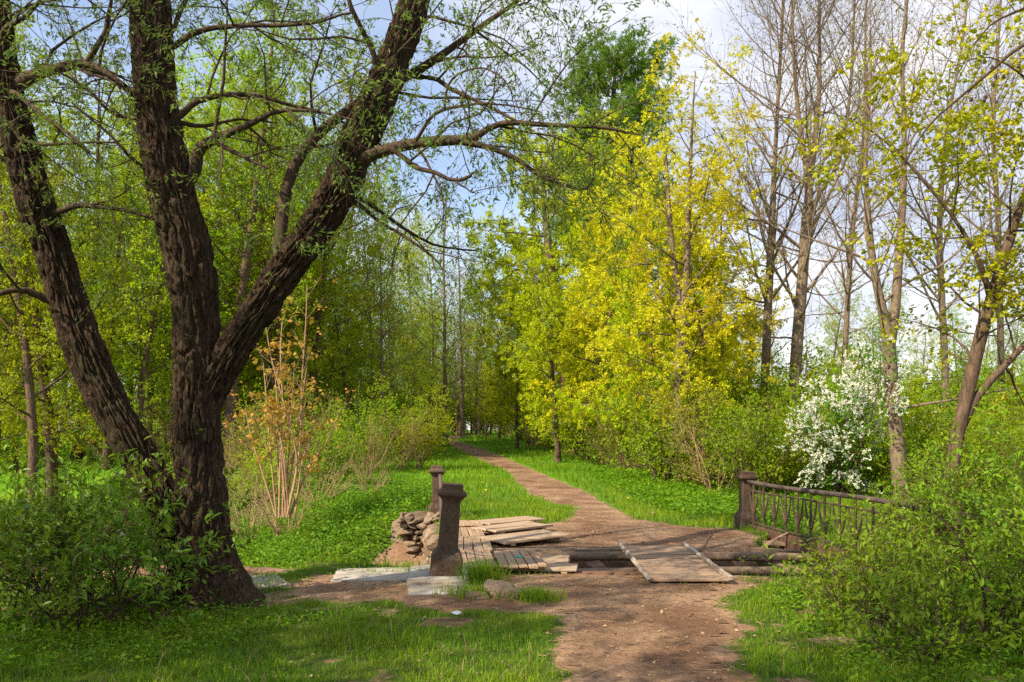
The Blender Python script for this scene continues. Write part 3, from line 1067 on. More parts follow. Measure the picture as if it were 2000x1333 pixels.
# paint spots on the painted panel
c_ = ctr([(1014, 1087), (1028, 1084), (1040, 1085)], .123)
pn = [o for o in COL.objects if o.name.startswith('plank_panel') and 'green' in o.get('label', '')][0]
bpy.context.view_layer.update()
for (P_, m_, s_) in ((c_[0], 'paint_green', .045), (c_[1], 'paint_orange', .03), (c_[2], 'paint_orange', .022)):
    bm = bmesh.new()
    r_ = random.Random(int(P_[1] * 1000))
    vs = []
    for a in range(11):
        q_ = s_ * r_.uniform(.5, 1.15)
        vs.append(bm.verts.new((math.cos(a * .571) * q_ * 1.3, math.sin(a * .571) * q_ * 1.6, 0)))
    f_ = bm.faces.new(vs)
    ex = bmesh.ops.extrude_face_region(bm, geom=[f_])
    bmesh.ops.translate(bm, vec=(0, 0, .003), verts=[v for v in ex['geom'] if isinstance(v, bmesh.types.BMVert)])
    o_ = bm_obj('paint_spot', bm, MAT[m_], pn)
    l_ = pn.matrix_world.inverted() @ Vector(P_)
    o_.location = (l_.x, l_.y, .0165)

# concrete slabs
def slab(label, px, z, th=.10, seed=0):
    q = ctr(px, z)
    c = q.mean(0)
    r_ = random.Random(seed)
    bm = bmesh.new()
    # a grid so that edges can be chipped
    N, Mn = 14, 8
    top = []
    for j in range(Mn + 1):
        row = []
        for i in range(N + 1):
            u_, v_ = i / N, j / Mn
            p = (1 - v_) * ((1 - u_) * q[0] + u_ * q[1]) + v_ * ((1 - u_) * q[3] + u_ * q[2])
            ed = (i in (0, N)) or (j in (0, Mn))
            k_ = .012 if ed else .004
            row.append(bm.verts.new((p[0] - c[0] + r_.uniform(-k_, k_), p[1] - c[1] + r_.uniform(-k_, k_), (r_.uniform(-.010, 0) if ed else r_.uniform(-.003, .003)))))
        top.append(row)
    for j in range(Mn):
        for i in range(N):
            bm.faces.new((top[j][i], top[j][i + 1], top[j + 1][i + 1], top[j + 1][i]))
    be = [ed for ed in bm.edges if ed.is_boundary]
    ex = bmesh.ops.extrude_edge_only(bm, edges=be)
    bmesh.ops.translate(bm, vec=(0, 0, -th), verts=[v for v in ex['geom'] if isinstance(v, bmesh.types.BMVert)])
    ob = bm_obj('concrete_slab', bm, MAT['concrete'], None, (c[0], c[1], z))
    return tag(ob, label, 'slab', 'concrete slabs at the near end of the bridge')
slab('long pale concrete slab left of the near iron post', [(646, 1133), (796, 1131), (801, 1107), (660, 1110)], .035, seed=1)
slab('concrete slab the near iron post stands on', [(795, 1138), (918, 1136), (908, 1104), (803, 1102)], .045, .14, seed=2)
slab('low cracked concrete step in front of the post slab', [(798, 1161), (922, 1160), (918, 1139), (796, 1140)], .02, .10, seed=3)
slab('small concrete corner peeking out behind the big willow trunk', [(500, 1148), (569, 1140), (540, 1122), (490, 1124)], .05, .14, seed=4)

# rubble stone abutment under the far left post
def stones(name, label, cat, spots, seed, core=None, group=None):
    r_ = np.random.default_rng(seed)
    V, T, base = [], [], 0
    bm = bmesh.new()
    bmesh.ops.create_icosphere(bm, subdivisions=3, radius=1.0)
    bm.verts.ensure_lookup_table()
    sv = np.array([v.co[:] for v in bm.verts])
    sf = np.array([[v.index for v in f.verts] for f in bm.faces])
    bm.free()
    for (x, y, z, sx, sy, sz) in spots:
        p = sv.copy()
        m = np.max(np.abs(p), 1, keepdims=True)
        p = p * .45 + (p / m) * .55 * .8          # towards a block
        for _k in range(11):                      # broken faces
            nk = nrm(r_.normal(0, 1, 3))
            over = np.maximum(0, p @ nk - r_.uniform(.5, .82))
            p = p - over[:, None] * nk
        p = p * 1.25
        o = r_.uniform(0, 50, 3)
        nz_ = fbm(sv[:, 0] * 1.7 + o[0], sv[:, 1] * 1.7 + o[1], sv[:, 2] * 1.7 + o[2], seed=4)
        p = p * (.82 + .35 * nz_)[:, None] * np.array([sx, sy, sz])
        a = r_.uniform(-.3, .3)
        ca, sa = math.cos(a), math.sin(a)
        p = np.stack([p[:, 0] * ca - p[:, 2] * sa, p[:, 1], p[:, 0] * sa + p[:, 2] * ca], 1)
        V.append(p + np.array([x, y, z]))
        T.append(sf + base)
        base += len(p)
    V = np.concatenate(V)
    o = V.mean(0); o[2] = V[:, 2].min()
    ob = link(name, mesh_np(name, V - o, None, np.concatenate(T), False), MAT['stone'], None, tuple(o))
    return tag(ob, label, cat, group)
rs = np.random.default_rng(44)
sp = []
for row in range(10):
    z = -.93 + row * .105
    x = -2.08 + .04 * (9 - row) + rs.uniform(-.05, .05)
    while x < -1.15:
        sx = rs.uniform(.06, .17)
        sp.append((x + sx * .6, 14.95 + rs.uniform(-.10, .08), z, sx, rs.uniform(.18, .3), rs.uniform(.045, .085)))
        sp.append((x + sx * .6, 15.35 + rs.uniform(-.1, .1), z, sx * 1.1, .3, .11))
        x += sx * 1.35
for y in np.arange(12.6, 15.3, .22):
    for row in range(6):
        sp.append((edge_x(y) + rs.uniform(-.1, .03), y, -.95 + row * .17, .17, rs.uniform(.12, .2), .10))
for k_c in range(5):
    sp.append((-1.95 + k_c * .2, 15.35, -.45, .26, .34, .48))
stones('stone_abutment', 'crumbling rubble stone abutment below the slim far post', 'stonework', sp, 7)
stones('rubble_stone', 'broken lump of pale stone on the soil in front of the near post', 'stone', [(-.12, 8.02, .03, .16, .12, .11), (.06, 7.95, .01, .12, .1, .07), (-.30, 7.95, .0, .15, .1, .06), (.2, 8.05, .0, .1, .09, .05)], 9)
stones('pebble', 'small white pebble on the near end of the path edge', 'stone', [(2.75, 16.0, .03, .05, .05, .03)], 10)

# a scrap of white litter on the grass
bm = bmesh.new()
p_ = gp(893, 1213)
r_ = random.Random(3)
vs = [bm.verts.new((math.cos(a * .7) * .07 * r_.uniform(.6, 1.2), math.sin(a * .7) * .05 * r_.uniform(.6, 1.2), .02 + r_.uniform(0, .05))) for a in range(9)]
c0 = bm.verts.new((0, 0, .075))
for i in range(9):
    bm.faces.new((vs[i], vs[(i + 1) % 9], c0))
tag(bm_obj('paper_scrap', bm, MAT['litter_white'], None, (p_[0], p_[1], ground_z(*p_) + .02)), 'crumpled white scrap on the foreground grass', 'litter')

#@@TREES
# ------------------------------------------------------------------ the big willow
def bark_tube(pts, rad, sides, step, amp, seed, flare=None):
    """A thick stem with real bark ridges; returns verts and quads."""
    L = np.linalg.norm(np.diff(pts, axis=0), axis=1).sum()
    n = int(L / step)
    q = spline(np.column_stack([pts, rad]), n)
    P, r = q[:, :3], q[:, 3]
    T = nrm(np.gradient(P, axis=0))
    ref = np.array([0.9, -.3, 0])
    U = nrm(ref - (T @ ref)[:, None] * T)
    W = np.cross(T, U)
    a = np.arange(sides) * 2 * np.pi / sides
    s = np.concatenate([[0], np.cumsum(np.linalg.norm(np.diff(P, axis=0), axis=1))])
    A, Sg = np.meshgrid(np.arange(sides) / sides, s)
    c = 40
    wob = (vnoise(A * 9, Sg * 3.2, None, seed, 9) - .5) * 1.7 + (vnoise(A * 24, Sg * 12, None, seed + 7, 24) - .5) * .9
    def ridge(f, vs, sd):
        u1 = vnoise(A * f + wob, Sg * vs, None, sd)
        u2 = vnoise((A - 1) * f + wob, Sg * vs, None, sd)
        u1 = u1 * (1 - A ** 8) + u2 * A ** 8
        return np.abs(2 * u1 - 1)          # 0 along the fissures
    g1 = sstep(ridge(c, 3.6, seed + 1) / .45)
    g2 = sstep(ridge(c * 1.6, 8.0, seed + 5) / .5)
    n2 = vnoise(A * 64, Sg * 22, None, seed + 2, 64)
    n3 = vnoise(A * 5, Sg * 1.3, None, seed + 3, 5)
    disp = amp * ((g1 - .8) * 1.15 + (g2 - .7) * .55 + (n2 - .5) * .45) + r[:, None] * .16 * (n3 - .5)
    rr_ = r[:, None] + disp * np.clip(r[:, None] / .12, .25, 1)
    if flare is not None:
        rr_ = rr_ + flare(A * 2 * np.pi, P[:, 2][:, None], r[:, None])
    V = P[:, None] + rr_[..., None] * (np.cos(a)[None, :, None] * U[:, None] + np.sin(a)[None, :, None] * W[:, None])
    idx = np.arange(n * sides).reshape(n, sides)
    Aq, B = idx[:-1], idx[1:]
    Qd = np.stack([Aq, np.roll(Aq, -1, 1), np.roll(B, -1, 1), B], -1).reshape(-1, 4)
    return V.reshape(-1, 3), Qd

def rows(*a):
    return np.array([np.append(at(x, y, D), wd * D / F / 2) for x, y, wd, D in a])

W_S = dict(lv=[dict(dens=4.6, t0=.25, ang=(35, 75), len=(.9, 1.9), taper=.35, wob=.16, up=-.1, seg=6, rr=.5, rl=.012, rmin=.004, sides=5),
               dict(dens=5.0, t0=.12, ang=(30, 70), len=(.45, 1.0), taper=.4, wob=.16, up=-.45, seg=5, rr=.6, rl=.008, rmin=.0026, sides=3),
               dict(dens=6.0, t0=.1, ang=(25, 60), len=(.15, .42), taper=.4, wob=.14, up=-.5, seg=3, rr=.6, rl=.008, rmin=.002, sides=3)],
           leaf=dict(n=12.0, fwd=.7, spread=.55, flat=.4, jit=.02))

def willow(name, label, stems, limbs, seed, flare, thin_tops):
    """stems: thick parts with ridged bark; limbs: thinner ones traced one by one."""
    rng = np.random.default_rng(seed)
    V, Qd, base = [], [], 0
    o = stems[0][0][:3].copy(); o[2] = 0
    for i, st in enumerate(stems):
        v, q = bark_tube(st[:, :3], st[:, 3], 170 if st[0, 3] > .15 else 120,   .014, .034, seed + i * 9, flare if i == 0 else None)
        V.append(v - o); Qd.append(q + base); base += len(v)
    e = empty(name, tuple(o))
    tag(e, label, 'tree')
    link('trunk', mesh_np(name + '_trunk', np.concatenate(V), np.concatenate(Qd), None, True), MAT['bark_willow'], e)
    w = Wood()
    for lm in limbs:
        lm = np.array(lm); lm[:, 3] *= .84
        ax = np.vstack([spline(st, 80)[:, :3] for st in stems])
        dd = np.linalg.norm(ax - lm[0, :3] - 0, axis=1)
        near = ax[np.argmin(dd)]
        if dd.min() < .42:
            lm = np.vstack([np.append(near * .85 + lm[0, :3] * .15 - UP * .06, lm[0, 3] * 1.25), lm])
        q = spline(lm, 22)
        # a little natural waver
        q[2:-1, :3] += np.cumsum(rng.normal(0, .006, (19, 3)), 0) * .5
        w.tube(q[:, :3], q[:, 3], 9)
        grow(w, rng, q[:, :3], q[:, 3], 0, W_S)
    for st, t0 in thin_tops:
        q = spline(st, 24)
        S2 = dict(W_S); S2['lv'] = [dict(W_S['lv'][0], t0=t0, dens=3.6, len=(1.0, 2.6), ang=(55, 90))] + W_S['lv'][1:]
        grow(w, rng, q[:, :3], q[:, 3] * .35, 0, S2)
    link('branches', w.wood_mesh(name + '_branches', o), MAT['twig_dark'], e)
    link('crown', w.leaf_mesh(name + '_crown', o, NARROW, (.032, .072), rng), MAT['leaf_willow'], e)
    return e

D0 = 7.6
A_ = rows((425, 1245, 190, D0), (418, 1195, 172, D0), (412, 1150, 142, D0), (402, 1080, 118, D0), (396, 1000, 106, D0), (389, 900, 99, D0), (385, 800, 95, D0),
          (385, 700, 96, D0), (382, 600, 97, D0), (370, 500, 108, D0), (343, 400, 104, D0), (320, 300, 99, D0), (306, 200, 89, D0), (298, 100, 86, D0),
          (292, 0, 85, D0), (280, -160, 72, D0 + .1), (262, -400, 55, D0 + .3), (250, -700, 36, D0 + .4), (262, -950, 14, D0 + .4))
B_ = rows((398, 800, 70, D0 + .02), (420, 745, 84, D0), (452, 690, 88, D0 - .03), (500, 615, 88, D0 - .06), (558, 525, 90, D0 - .1), (622, 440, 92, D0 - .12), (672, 350, 92, D0 - .15), (700, 275, 88, D0 - .15),
          (742, 190, 84, D0 - .1), (778, 100, 76, D0), (805, 20, 70, D0), (832, -90, 60, D0 + .1), (880, -300, 46, D0 + .2), (930, -560, 28, D0 + .3), (950, -760, 12, D0 + .3))
C_ = rows((372, 1120, 92, 8.05), (330, 1010, 92, 8.05), (290, 925, 92, 8.05), (258, 865, 94, 8.0), (212, 785, 94, 8.0), (168, 690, 94, 8.0), (133, 590, 92, 8.0), (102, 490, 88, 8.0), (68, 390, 84, 7.9), (42, 290, 78, 7.9),
          (22, 200, 62, 7.9), (10, 100, 48, 7.9), (0, 0, 42, 7.9), (-20, -160, 36, 7.9), (-60, -420, 24, 7.9), (-80, -640, 10, 7.9))
for q_, k_w in ((A_, .86), (B_, .84), (C_, .78)):
    q_[:, 3] *= slant(q_) * k_w
def flare_a(ang, z, r):
    k = np.clip((.55 - z) / .6, 0, 1) ** 1.8
    return k * (.05 + .10 * np.maximum(0, np.cos(ang - .35)) ** 2 + .05 * np.cos(ang * 5 + 1.0))
limbs_a = [
    rows((545, 490, 34, 7.5), (550, 440, 30, 7.52), (562, 360, 27, 7.6), (598, 290, 25, 7.7), (660, 232, 22, 7.85), (725, 185, 21, 7.9), (800, 148, 22, 7.85), (870, 105, 17, 7.8), (940, 55, 13, 7.8), (1020, -2, 9, 7.8), (1090, -60, 6, 7.8)),
    rows((800, 148, 14, 7.85), (850, 155, 11, 7.8), (890, 178, 10, 7.7), (940, 200, 8, 7.6), (1010, 238, 6, 7.5), (1070, 275, 4, 7.4)),
    rows((690, 320, 34, 7.4), (735, 300, 28, 7.3), (780, 287, 26, 7.2), (830, 279, 25, 7.1), (880, 274, 24, 7.0), (920, 272, 20, 6.95), (945, 255, 15, 6.9), (985, 240, 13, 6.85), (1040, 243, 12, 6.8), (1100, 245, 10, 6.7), (1190, 252, 7, 6.7), (1250, 264, 4, 6.7)),
    rows((905, 278, 16, 6.95), (960, 290, 13, 6.9), (1010, 312, 11, 6.9), (1060, 345, 10, 6.9), (1110, 362, 8, 6.9), (1140, 372, 7, 6.9), (1158, 352, 6, 6.9), (1163, 322, 5, 6.9), (1195, 312, 3, 6.9)),
    rows((765, 290, 12, 7.2), (805, 322, 12, 7.1), (850, 335, 10, 7.0), (888, 352, 9, 6.95), (915, 346, 8, 6.9), (925, 336, 4, 6.9)),
    rows((888, 352, 6, 6.95), (905, 368, 4, 6.9), (930, 382, 2, 6.9)),
    rows((812, 275, 9, 7.1), (850, 225, 8, 7.0), (905, 208, 7, 6.9), (960, 203, 5, 6.8), (1040, 215, 3, 6.7)),
    rows((868, 218, 6, 6.95), (872, 170, 6, 6.9), (895, 142, 5, 6.85), (940, 132, 4, 6.8), (985, 160, 3, 6.7), (1020, 230, 2, 6.7)),
    rows((700, 385, 12, 7.6), (740, 410, 10, 7.8), (790, 445, 8, 8.0), (850, 478, 6, 8.2), (930, 490, 4, 8.3)),
    rows((696, 395, 10, 7.6), (740, 430, 8, 7.5), (800, 470, 7, 7.4), (860, 520, 4, 7.3)),
    rows((735, 170, 14, 7.5), (728, 110, 14, 7.4), (705, 60, 12, 7.3), (685, 15, 11, 7.2), (670, -60, 8, 7.1)),
    rows((375, 345, 32, 7.6), (388, 295, 28, 7.55), (415, 276, 22, 7.5), (450, 262, 18, 7.4), (490, 245, 15, 7.3), (540, 222, 11, 7.2), (600, 218, 7, 7.1), (690, 235, 4, 7.0)),
    rows((415, 276, 14, 7.5), (470, 300, 10, 7.4), (528, 328, 5, 7.3)),
    rows((352, 228, 16, 7.6), (385, 200, 14, 7.6), (440, 188, 12, 7.6), (500, 190, 10, 7.6), (560, 205, 8, 7.6), (650, 225, 5, 7.6)),
    rows((352, 240, 12, 7.65), (400, 248, 9, 7.7), (470, 235, 6, 7.8), (540, 240, 4, 7.9)),
    rows((338, 92, 15, 7.6), (375, 68, 14, 7.6), (420, 56, 12, 7.5), (490, 54, 10, 7.45), (560, 52, 9, 7.4), (620, 46, 7, 7.4), (690, 25, 5, 7.4)),
    rows((330, 70, 13, 7.65), (360, 10, 11, 7.7), (400, -50, 9, 7.8), (470, -130, 5, 7.9)),
    rows((262, 182, 18, 7.65), (235, 165, 15, 7.7), (190, 145, 10, 7.8), (130, 120, 6, 7.9)),
    rows((262, 230, 10, 7.6), (215, 218, 8, 7.5), (165, 168, 7, 7.4), (110, 135, 4, 7.3)),
    rows((285, 330, 9, 7.6), (250, 300, 8, 7.4), (200, 250, 6, 7.3), (140, 200, 4, 7.2)),
]
limbs_c = [
    rows((45, 160, 30, 7.9), (80, 143, 26, 7.8), (120, 131, 22, 7.75), (165, 124, 19, 7.7), (205, 140, 13, 7.6), (245, 168, 8, 7.5)),
    rows((170, 124, 14, 7.7), (185, 95, 13, 7.6), (205, 60, 11, 7.6), (215, 10, 8, 7.5), (225, -60, 5, 7.5)),
    rows((110, 415, 18, 7.9), (150, 402, 14, 7.8), (200, 402, 11, 7.7), (260, 412, 8, 7.6), (320, 428, 5, 7.5)),
    rows((95, 585, 22, 8.0), (60, 572, 17, 7.9), (25, 568, 14, 7.8), (-20, 578, 11, 7.7), (-90, 600, 6, 7.6)),
    rows((25, 180, 12, 7.8), (70, 215, 10, 7.5), (120, 255, 8, 7.3), (175, 298, 6, 7.2)),
    rows((0, 310, 14, 7.8), (-40, 270, 11, 7.7), (-90, 250, 8, 7.6)),
    rows((30, 270, 10, 7.8), (80, 282, 8, 7.6), (150, 278, 6, 7.5), (235, 276, 4, 7.4)),
    rows((10, 60, 12, 7.8), (60, 30, 10, 7.6), (110, -30, 7, 7.4)),
]
willow('willow_tree', 'big dark willow trunk that forks in two beside the concrete slabs', [A_, B_], limbs_a, 31, flare_a, [(A_[13:], .05), (B_[9:], .05)])
willow('willow_tree', 'dark willow trunk leaning left out of the foreground bush', [C_], limbs_c, 57, lambda a, z, r: 0 * a, [(C_[10:], .1)])

#@@WOODS
# ------------------------------------------------------------------ tree kinds of the wood
CL3 = cluster(KITE, 3, 1)
CL4 = cluster(KITE, 4, 2)
CL7 = cluster(KITE, 8, 12, .60, .42)
CLM = cluster(MAPLE, 4, 5, .7, .6)
NEED = cluster(NARROW, 9, 6, .5, .75)

LEAFY = dict(lv=[dict(dens=2.7, t0=.16, ang=(40, 75), len=(2.6, 4.2), env=([.1, .3, .6, 1], [.8, 1, .8, .25]), wob=.10, up=.35, seg=6, rr=.45, rl=.014, sides=5),
                 dict(dens=3.6, t0=.15, ang=(35, 65), len=(.9, 1.8), taper=.45, wob=.14, up=.15, seg=4, rr=.6, rl=.010, sides=3),
                 dict(dens=4.6, t0=.12, ang=(30, 70), len=(.35, .85), taper=.4, wob=.16, up=.0, seg=2, rr=.6, rl=.01, sides=3)],
             leaf=dict(n=5, fwd=.5, spread=.7, flat=1.0, jit=.10))
def leafy(seed, h, r, dens=1.0, ln=1.0, nleaf=5, t0=.16, up=.35, flat=1.0, top=0):
    S = dict(lv=[dict(LEAFY['lv'][0]), dict(LEAFY['lv'][1]), dict(LEAFY['lv'][2])], leaf=dict(LEAFY['leaf'], n=nleaf, flat=flat))
    S['lv'][0]['dens'] *= dens
    S['lv'][0]['t0'] = t0
    S['lv'][0]['up'] = up
    S['lv'][0]['len'] = (2.6 * ln, 4.2 * ln)
    if top: S['lv'][0]['env'] = ([.1, .3, .6, 1], [.8, 1, .9, top])
    return S, auto_stem(np.random.default_rng(seed), h, r)

MS = dict(lv=[dict(dens=2.0, t0=.16, ang=(50, 88), len=(2.8, 5.2), env=([.1, .3, .6, 1], [.75, 1, .9, .4]), wob=.13, up=.22, seg=7, rr=.45, rl=.014, sides=5),
              dict(dens=3.4, t0=.22, ang=(35, 70), len=(.8, 1.9), taper=.4, wob=.16, up=.18, seg=4, rr=.6, rl=.010, sides=3),
              dict(dens=4.2, t0=.15, ang=(30, 70), len=(.3, .8), taper=.4, wob=.16, up=.0, seg=2, rr=.6, rl=.01, sides=3)],
          leaf=dict(n=5, fwd=.5, spread=.7, flat=2.0, jit=.08))
def mset(t0, ln, dens, n, **k):
    S = dict(lv=[dict(MS['lv'][0], t0=t0, dens=MS['lv'][0]['dens'] * dens, len=(2.8 * ln, 5.2 * ln), **k), MS['lv'][1], MS['lv'][2]], leaf=dict(MS['leaf'], n=n))
    return S
mset_ = mset
PROTO = {}
PARK = (0, -300, -50)
def proto(key, name, cat, seed, h, r, bark, leafm, tmpl, size, S=None, **k):
    S_, st = leafy(seed, h, r, **k)
    S = S or S_
    PROTO[key] = make_tree(name, '', cat, [st], S, bark, leafm, tmpl, size, seed)
USED = set()
def place(key, X, Y, rz, s, label, group=None, dz=0.0):
    z = ground_z(X, Y) + dz if Y < 400 else 0
    p = PROTO[key]
    if key not in USED:
        USED.add(key)
        p.location = (X, Y, z); p.rotation_euler = (0, 0, rz); p.scale = (s, s, s) if not isinstance(s, tuple) else s
        p['label'] = label
        if group: p['group'] = group
        return p
    return copy_tree(p, (X, Y, z), rz, s, label, group)
def placep(key, px, Y, rz, s, label, group=None, dz=0.0):
    return place(key, (px - 1000) / F * Y, Y, rz, s, label, group, dz)

proto('alder_a', 'leafy_tree', 'tree', 101, 15, .17, 'bark_brown', 'leaf_wood', CL4, (.14, .24), nleaf=4.4)
proto('alder_b', 'leafy_tree', 'tree', 102, 13, .15, 'bark_brown', 'leaf_wood', CL4, (.14, .24), nleaf=4.4, ln=.85)
proto('alder_c', 'leafy_tree', 'tree', 103, 16, .2, 'bark_brown', 'leaf_deep', CL4, (.14, .24), nleaf=4.4, ln=1.1)
proto('lime', 'maple_tree', 'tree', 104, 13, .2, 'bark_brown', 'leaf_lime', CL7, (.18, .29), S=mset_(.12, .85, 1.15, 7))
proto('gold', 'maple_tree', 'tree', 105, 12, .18, 'bark_grey', 'leaf_gold', CL7, (.16, .26), S=mset_(.13, .75, 1.1, 6))
proto('airy', 'leafy_tree', 'tree', 107, 15, .11, 'bark_grey', 'leaf_wood', CL4, (.13, .22), nleaf=3.6, ln=.85, t0=.10)
proto('thin', 'thin_tree', 'tree', 106, 15, .13, 'bark_grey', 'leaf_ochre', CL3, (.09, .16), nleaf=1.6, ln=.7)

# bushes of the undergrowth: several stems from the ground
def bush_stems(rng, n, h, r, spread):
    st = []
    for i in range(n):
        a = rng.random() * 6.28
        b = np.array([math.cos(a), math.sin(a), 0]) * rng.uniform(.02, .25) * spread
        d = np.array([math.cos(a) * spread, math.sin(a) * spread, 1.]) * rng.uniform(.6, 1)
        m = 9
        nz_ = np.cumsum(rng.normal(0, .10, (m, 3)), 0)
        ds = d + nz_
        ds /= np.linalg.norm(ds, axis=1)[:, None]
        L = h * rng.uniform(.6, 1.1)
        pts = np.vstack([b - UP * .1, b - UP * .1 + np.cumsum(ds * L / m, 0)])
        st.append((pts, r * rng.uniform(.6, 1.1) * (1 - np.linspace(0, 1, m + 1) * .85)))
    return st
def bush_set(dens, l1, l2, nleaf, **k):
    return dict(lv=[dict(dens=dens, t0=k.get('t0', .15), ang=(30, 70), len=l1, taper=.35, wob=.14, up=k.get('up', .25), seg=4, rr=.6, rl=.012, rmin=k.get('rmin', .003), sides=3),
                    dict(dens=k.get('dens2', 4.5), t0=.12, ang=(30, 70), len=l2, taper=.35, wob=.15, up=.1, seg=3, rr=.6, rl=.01, rmin=k.get('rmin', .003) * .7, sides=3)],
                leaf=dict(n=nleaf, fwd=.5, spread=.65, flat=k.get('flat', 1.2), jit=k.get('jit', .03)))
def proto_bush(key, name, seed, n, h, r, spread, S, bark, leafm, tmpl, size, cat='shrub'):
    rng = np.random.default_rng(seed)
    PROTO[key] = make_tree(name, '', cat, bush_stems(rng, n, h, r, spread), S, bark, leafm, tmpl, size, seed + 1, origin=(0, 0, 0), sides=5)
proto_bush('under_green', 'leafy_shrub', 201, 9, 3.2, .025, .45, bush_set(4.5, (.6, 1.3), (.25, .6), 7, dens2=6, jit=.06), 'bark_brown', 'leaf_wood', CL3, (.09, .16))
proto_bush('under_deep', 'leafy_shrub', 202, 10, 2.8, .025, .5, bush_set(4.5, (.6, 1.2), (.25, .6), 7, dens2=6, jit=.06), 'bark_brown', 'leaf_deep', CL3, (.09, .16))
proto_bush('under_ochre', 'leafy_shrub', 203, 11, 2.6, .02, .5, bush_set(4.5, (.5, 1.1), (.25, .5), 4, dens2=6, jit=.06), 'bark_tan', 'leaf_ochre', CL3, (.05, .09))
proto_bush('dry', 'dry_shrub', 204, 22, 1.6, .012, .55, bush_set(3, (.3, .8), (.15, .4), .25), 'bark_tan', 'leaf_ochre', KITE, (.04, .06))
proto_bush('slim', 'young_sapling', 205, 1, 3.0, .018, .12, bush_set(6, (.3, .8), (.15, .35), 5, dens2=7, t0=.3), 'bark_brown', 'leaf_shrub', KITE, (.05, .09), 'sapling')

# --- the wood on the left, from the willow to the path
GL = 'light green trees behind the willow trunks'
LL = 'light green spring tree in the dense wood behind the willow trunks'
rw = np.random.default_rng(77)
spots = [(-60, 33), (60, 40), (150, 35), (260, 43), (330, 34), (440, 42), (520, 36), (600, 45), (680, 40), (20, 52), (200, 56), (400, 58), (560, 60), (-20, 27), (100, 30), (210, 33), (300, 38), (380, 39), (470, 38), (560, 41), (640, 45), (120, 44), (340, 48), (500, 50), (0, 38), (250, 29), (450, 31), (540, 33), (610, 37), (60, 26), (-60, 38), (170, 47), (320, 52)]
for i, (px, Y) in enumerate(spots):
    placep(['alder_a', 'alder_b', 'alder_c', 'alder_a'][i % 4], px, Y, rw.random() * 6.28, rw.uniform(.95, 1.2) * (.72 if px > 640 else 1), LL, GL)
GF = 'trees of the far wood'
LF = 'hazy green tree in the far wood closing the view past the path bend'
for i in range(46):
    px = -150 + 2350 * (i + rw.random()) / 46
    Y = rw.uniform(70, 115)
    s = rw.uniform(.85, 1.15)
    if px > 1450: s *= .88
    placep(['alder_c', 'alder_a', 'alder_b', 'thin'][int(rw.integers(0, 4))], px, Y, rw.random() * 6.28, s, LF, GF)
for i, (px, Y, s_) in enumerate([(700, 52, .8), (745, 60, .75), (800, 66, .7), (845, 75, .75), (885, 80, .8), (665, 58, .9), (770, 50, 1.0), (810, 58, 1.1), (835, 66, 1.15), (930, 68, 1.1), (950, 60, .95), (725, 46, .95), (790, 72, 1.2)]):
    placep('airy', px, Y, i * 1.7, s_, 'tall airy light green tree seen against the sky left of the path bend', 'airy trees around the path bend')
for i in range(15):
    px = 430 + 300 * (i + rw.random()) / 15
    placep(['under_green', 'under_green', 'under_deep'][i % 3], px, rw.uniform(46, 64), rw.random() * 6.28, rw.uniform(1.5, 2.3), 'tall bright green thicket shrub between the willow fork and the path bend', 'tall thicket left of the path')
placep('thin', 870, 46, 1.0, 1.05, 'tall thin half bare tree left of the path bend', 'thin trees by the path bend')
placep('thin', 905, 58, 2.2, 1.1, 'thin pale tree right behind the path bend, seen against the sky', 'thin trees by the path bend')
placep('thin', 750, 38, 3.1, .8, 'thin crooked tree between the wood and the path', 'thin trees by the path bend')

# --- maples right of the path
m1 = px_stem([(1133, 905, 34, 40), (1124, 860, 28, 40), (1110, 780, 26, 40), (1092, 650, 22, 40), (1075, 520, 18, 40), (1062, 380, 12, 40), (1055, 290, 5, 40)])
S1 = mset(.15, 1.0, 1.2, 8)
make_tree('maple_tree', 'bright lime yellow maple whose dark trunk leans left over the path', 'tree', [m1], S1, 'bark_brown', 'leaf_lime', CL7, (.18, .30), 301, 'yellow maples right of the path')
m1b = px_stem([(1165, 890, 34, 44), (1160, 800, 30, 44), (1150, 650, 26, 44), (1155, 480, 20, 44), (1150, 330, 10, 44), (1150, 270, 4, 44)])
make_tree('maple_tree', 'lime maple with the thickest trunk, just right of the leaning one', 'tree', [m1b], S1, 'bark_brown', 'leaf_lime', CL7, (.18, .30), 302, 'yellow maples right of the path')
m2 = [px_stem([(1328, 965, 24, 24), (1322, 850, 20, 24), (1325, 720, 18, 24), (1340, 540, 15, 24), (1346, 380, 9, 24), (1352, 240, 5, 24), (1358, 140, 2, 24)]),
      px_stem([(1338, 960, 18, 24), (1346, 800, 16, 24), (1330, 620, 13, 24), (1310, 450, 9, 24), (1300, 290, 4, 24)])]
S2 = mset(.20, .64, 1.2, 6)
make_tree('maple_tree', 'golden maple with two slender pale trunks beside the grass bank', 'tree', m2, S2, 'bark_grey', 'leaf_gold', CL7, (.12, .20), 303, 'yellow maples right of the path')
placep('gold', 1240, 30, .5, 1.0, 'golden maple left of the twin trunk one, in front of the dark conifer', 'yellow maples right of the path')
placep('gold', 1425, 30, 2.5, .85, 'low golden maple between the twin trunks and the bare trees', 'yellow maples right of the path')
placep('lime', 1015, 54, 4.0, .95, 'lime maple crown hanging over the far bend of the path', 'yellow maples right of the path')
placep('lime', 1215, 52, 1.0, 1.15, 'tall lime maple at the back, below the conifer top', 'yellow maples right of the path')
placep('lime', 1090, 33, 2.0, .62, 'small lime maple nearest the path', 'yellow maples right of the path')
placep('gold', 1340, 44, 1.0, 1.0, 'golden maple at the back, its crown above the twin trunks', 'yellow maples right of the path')

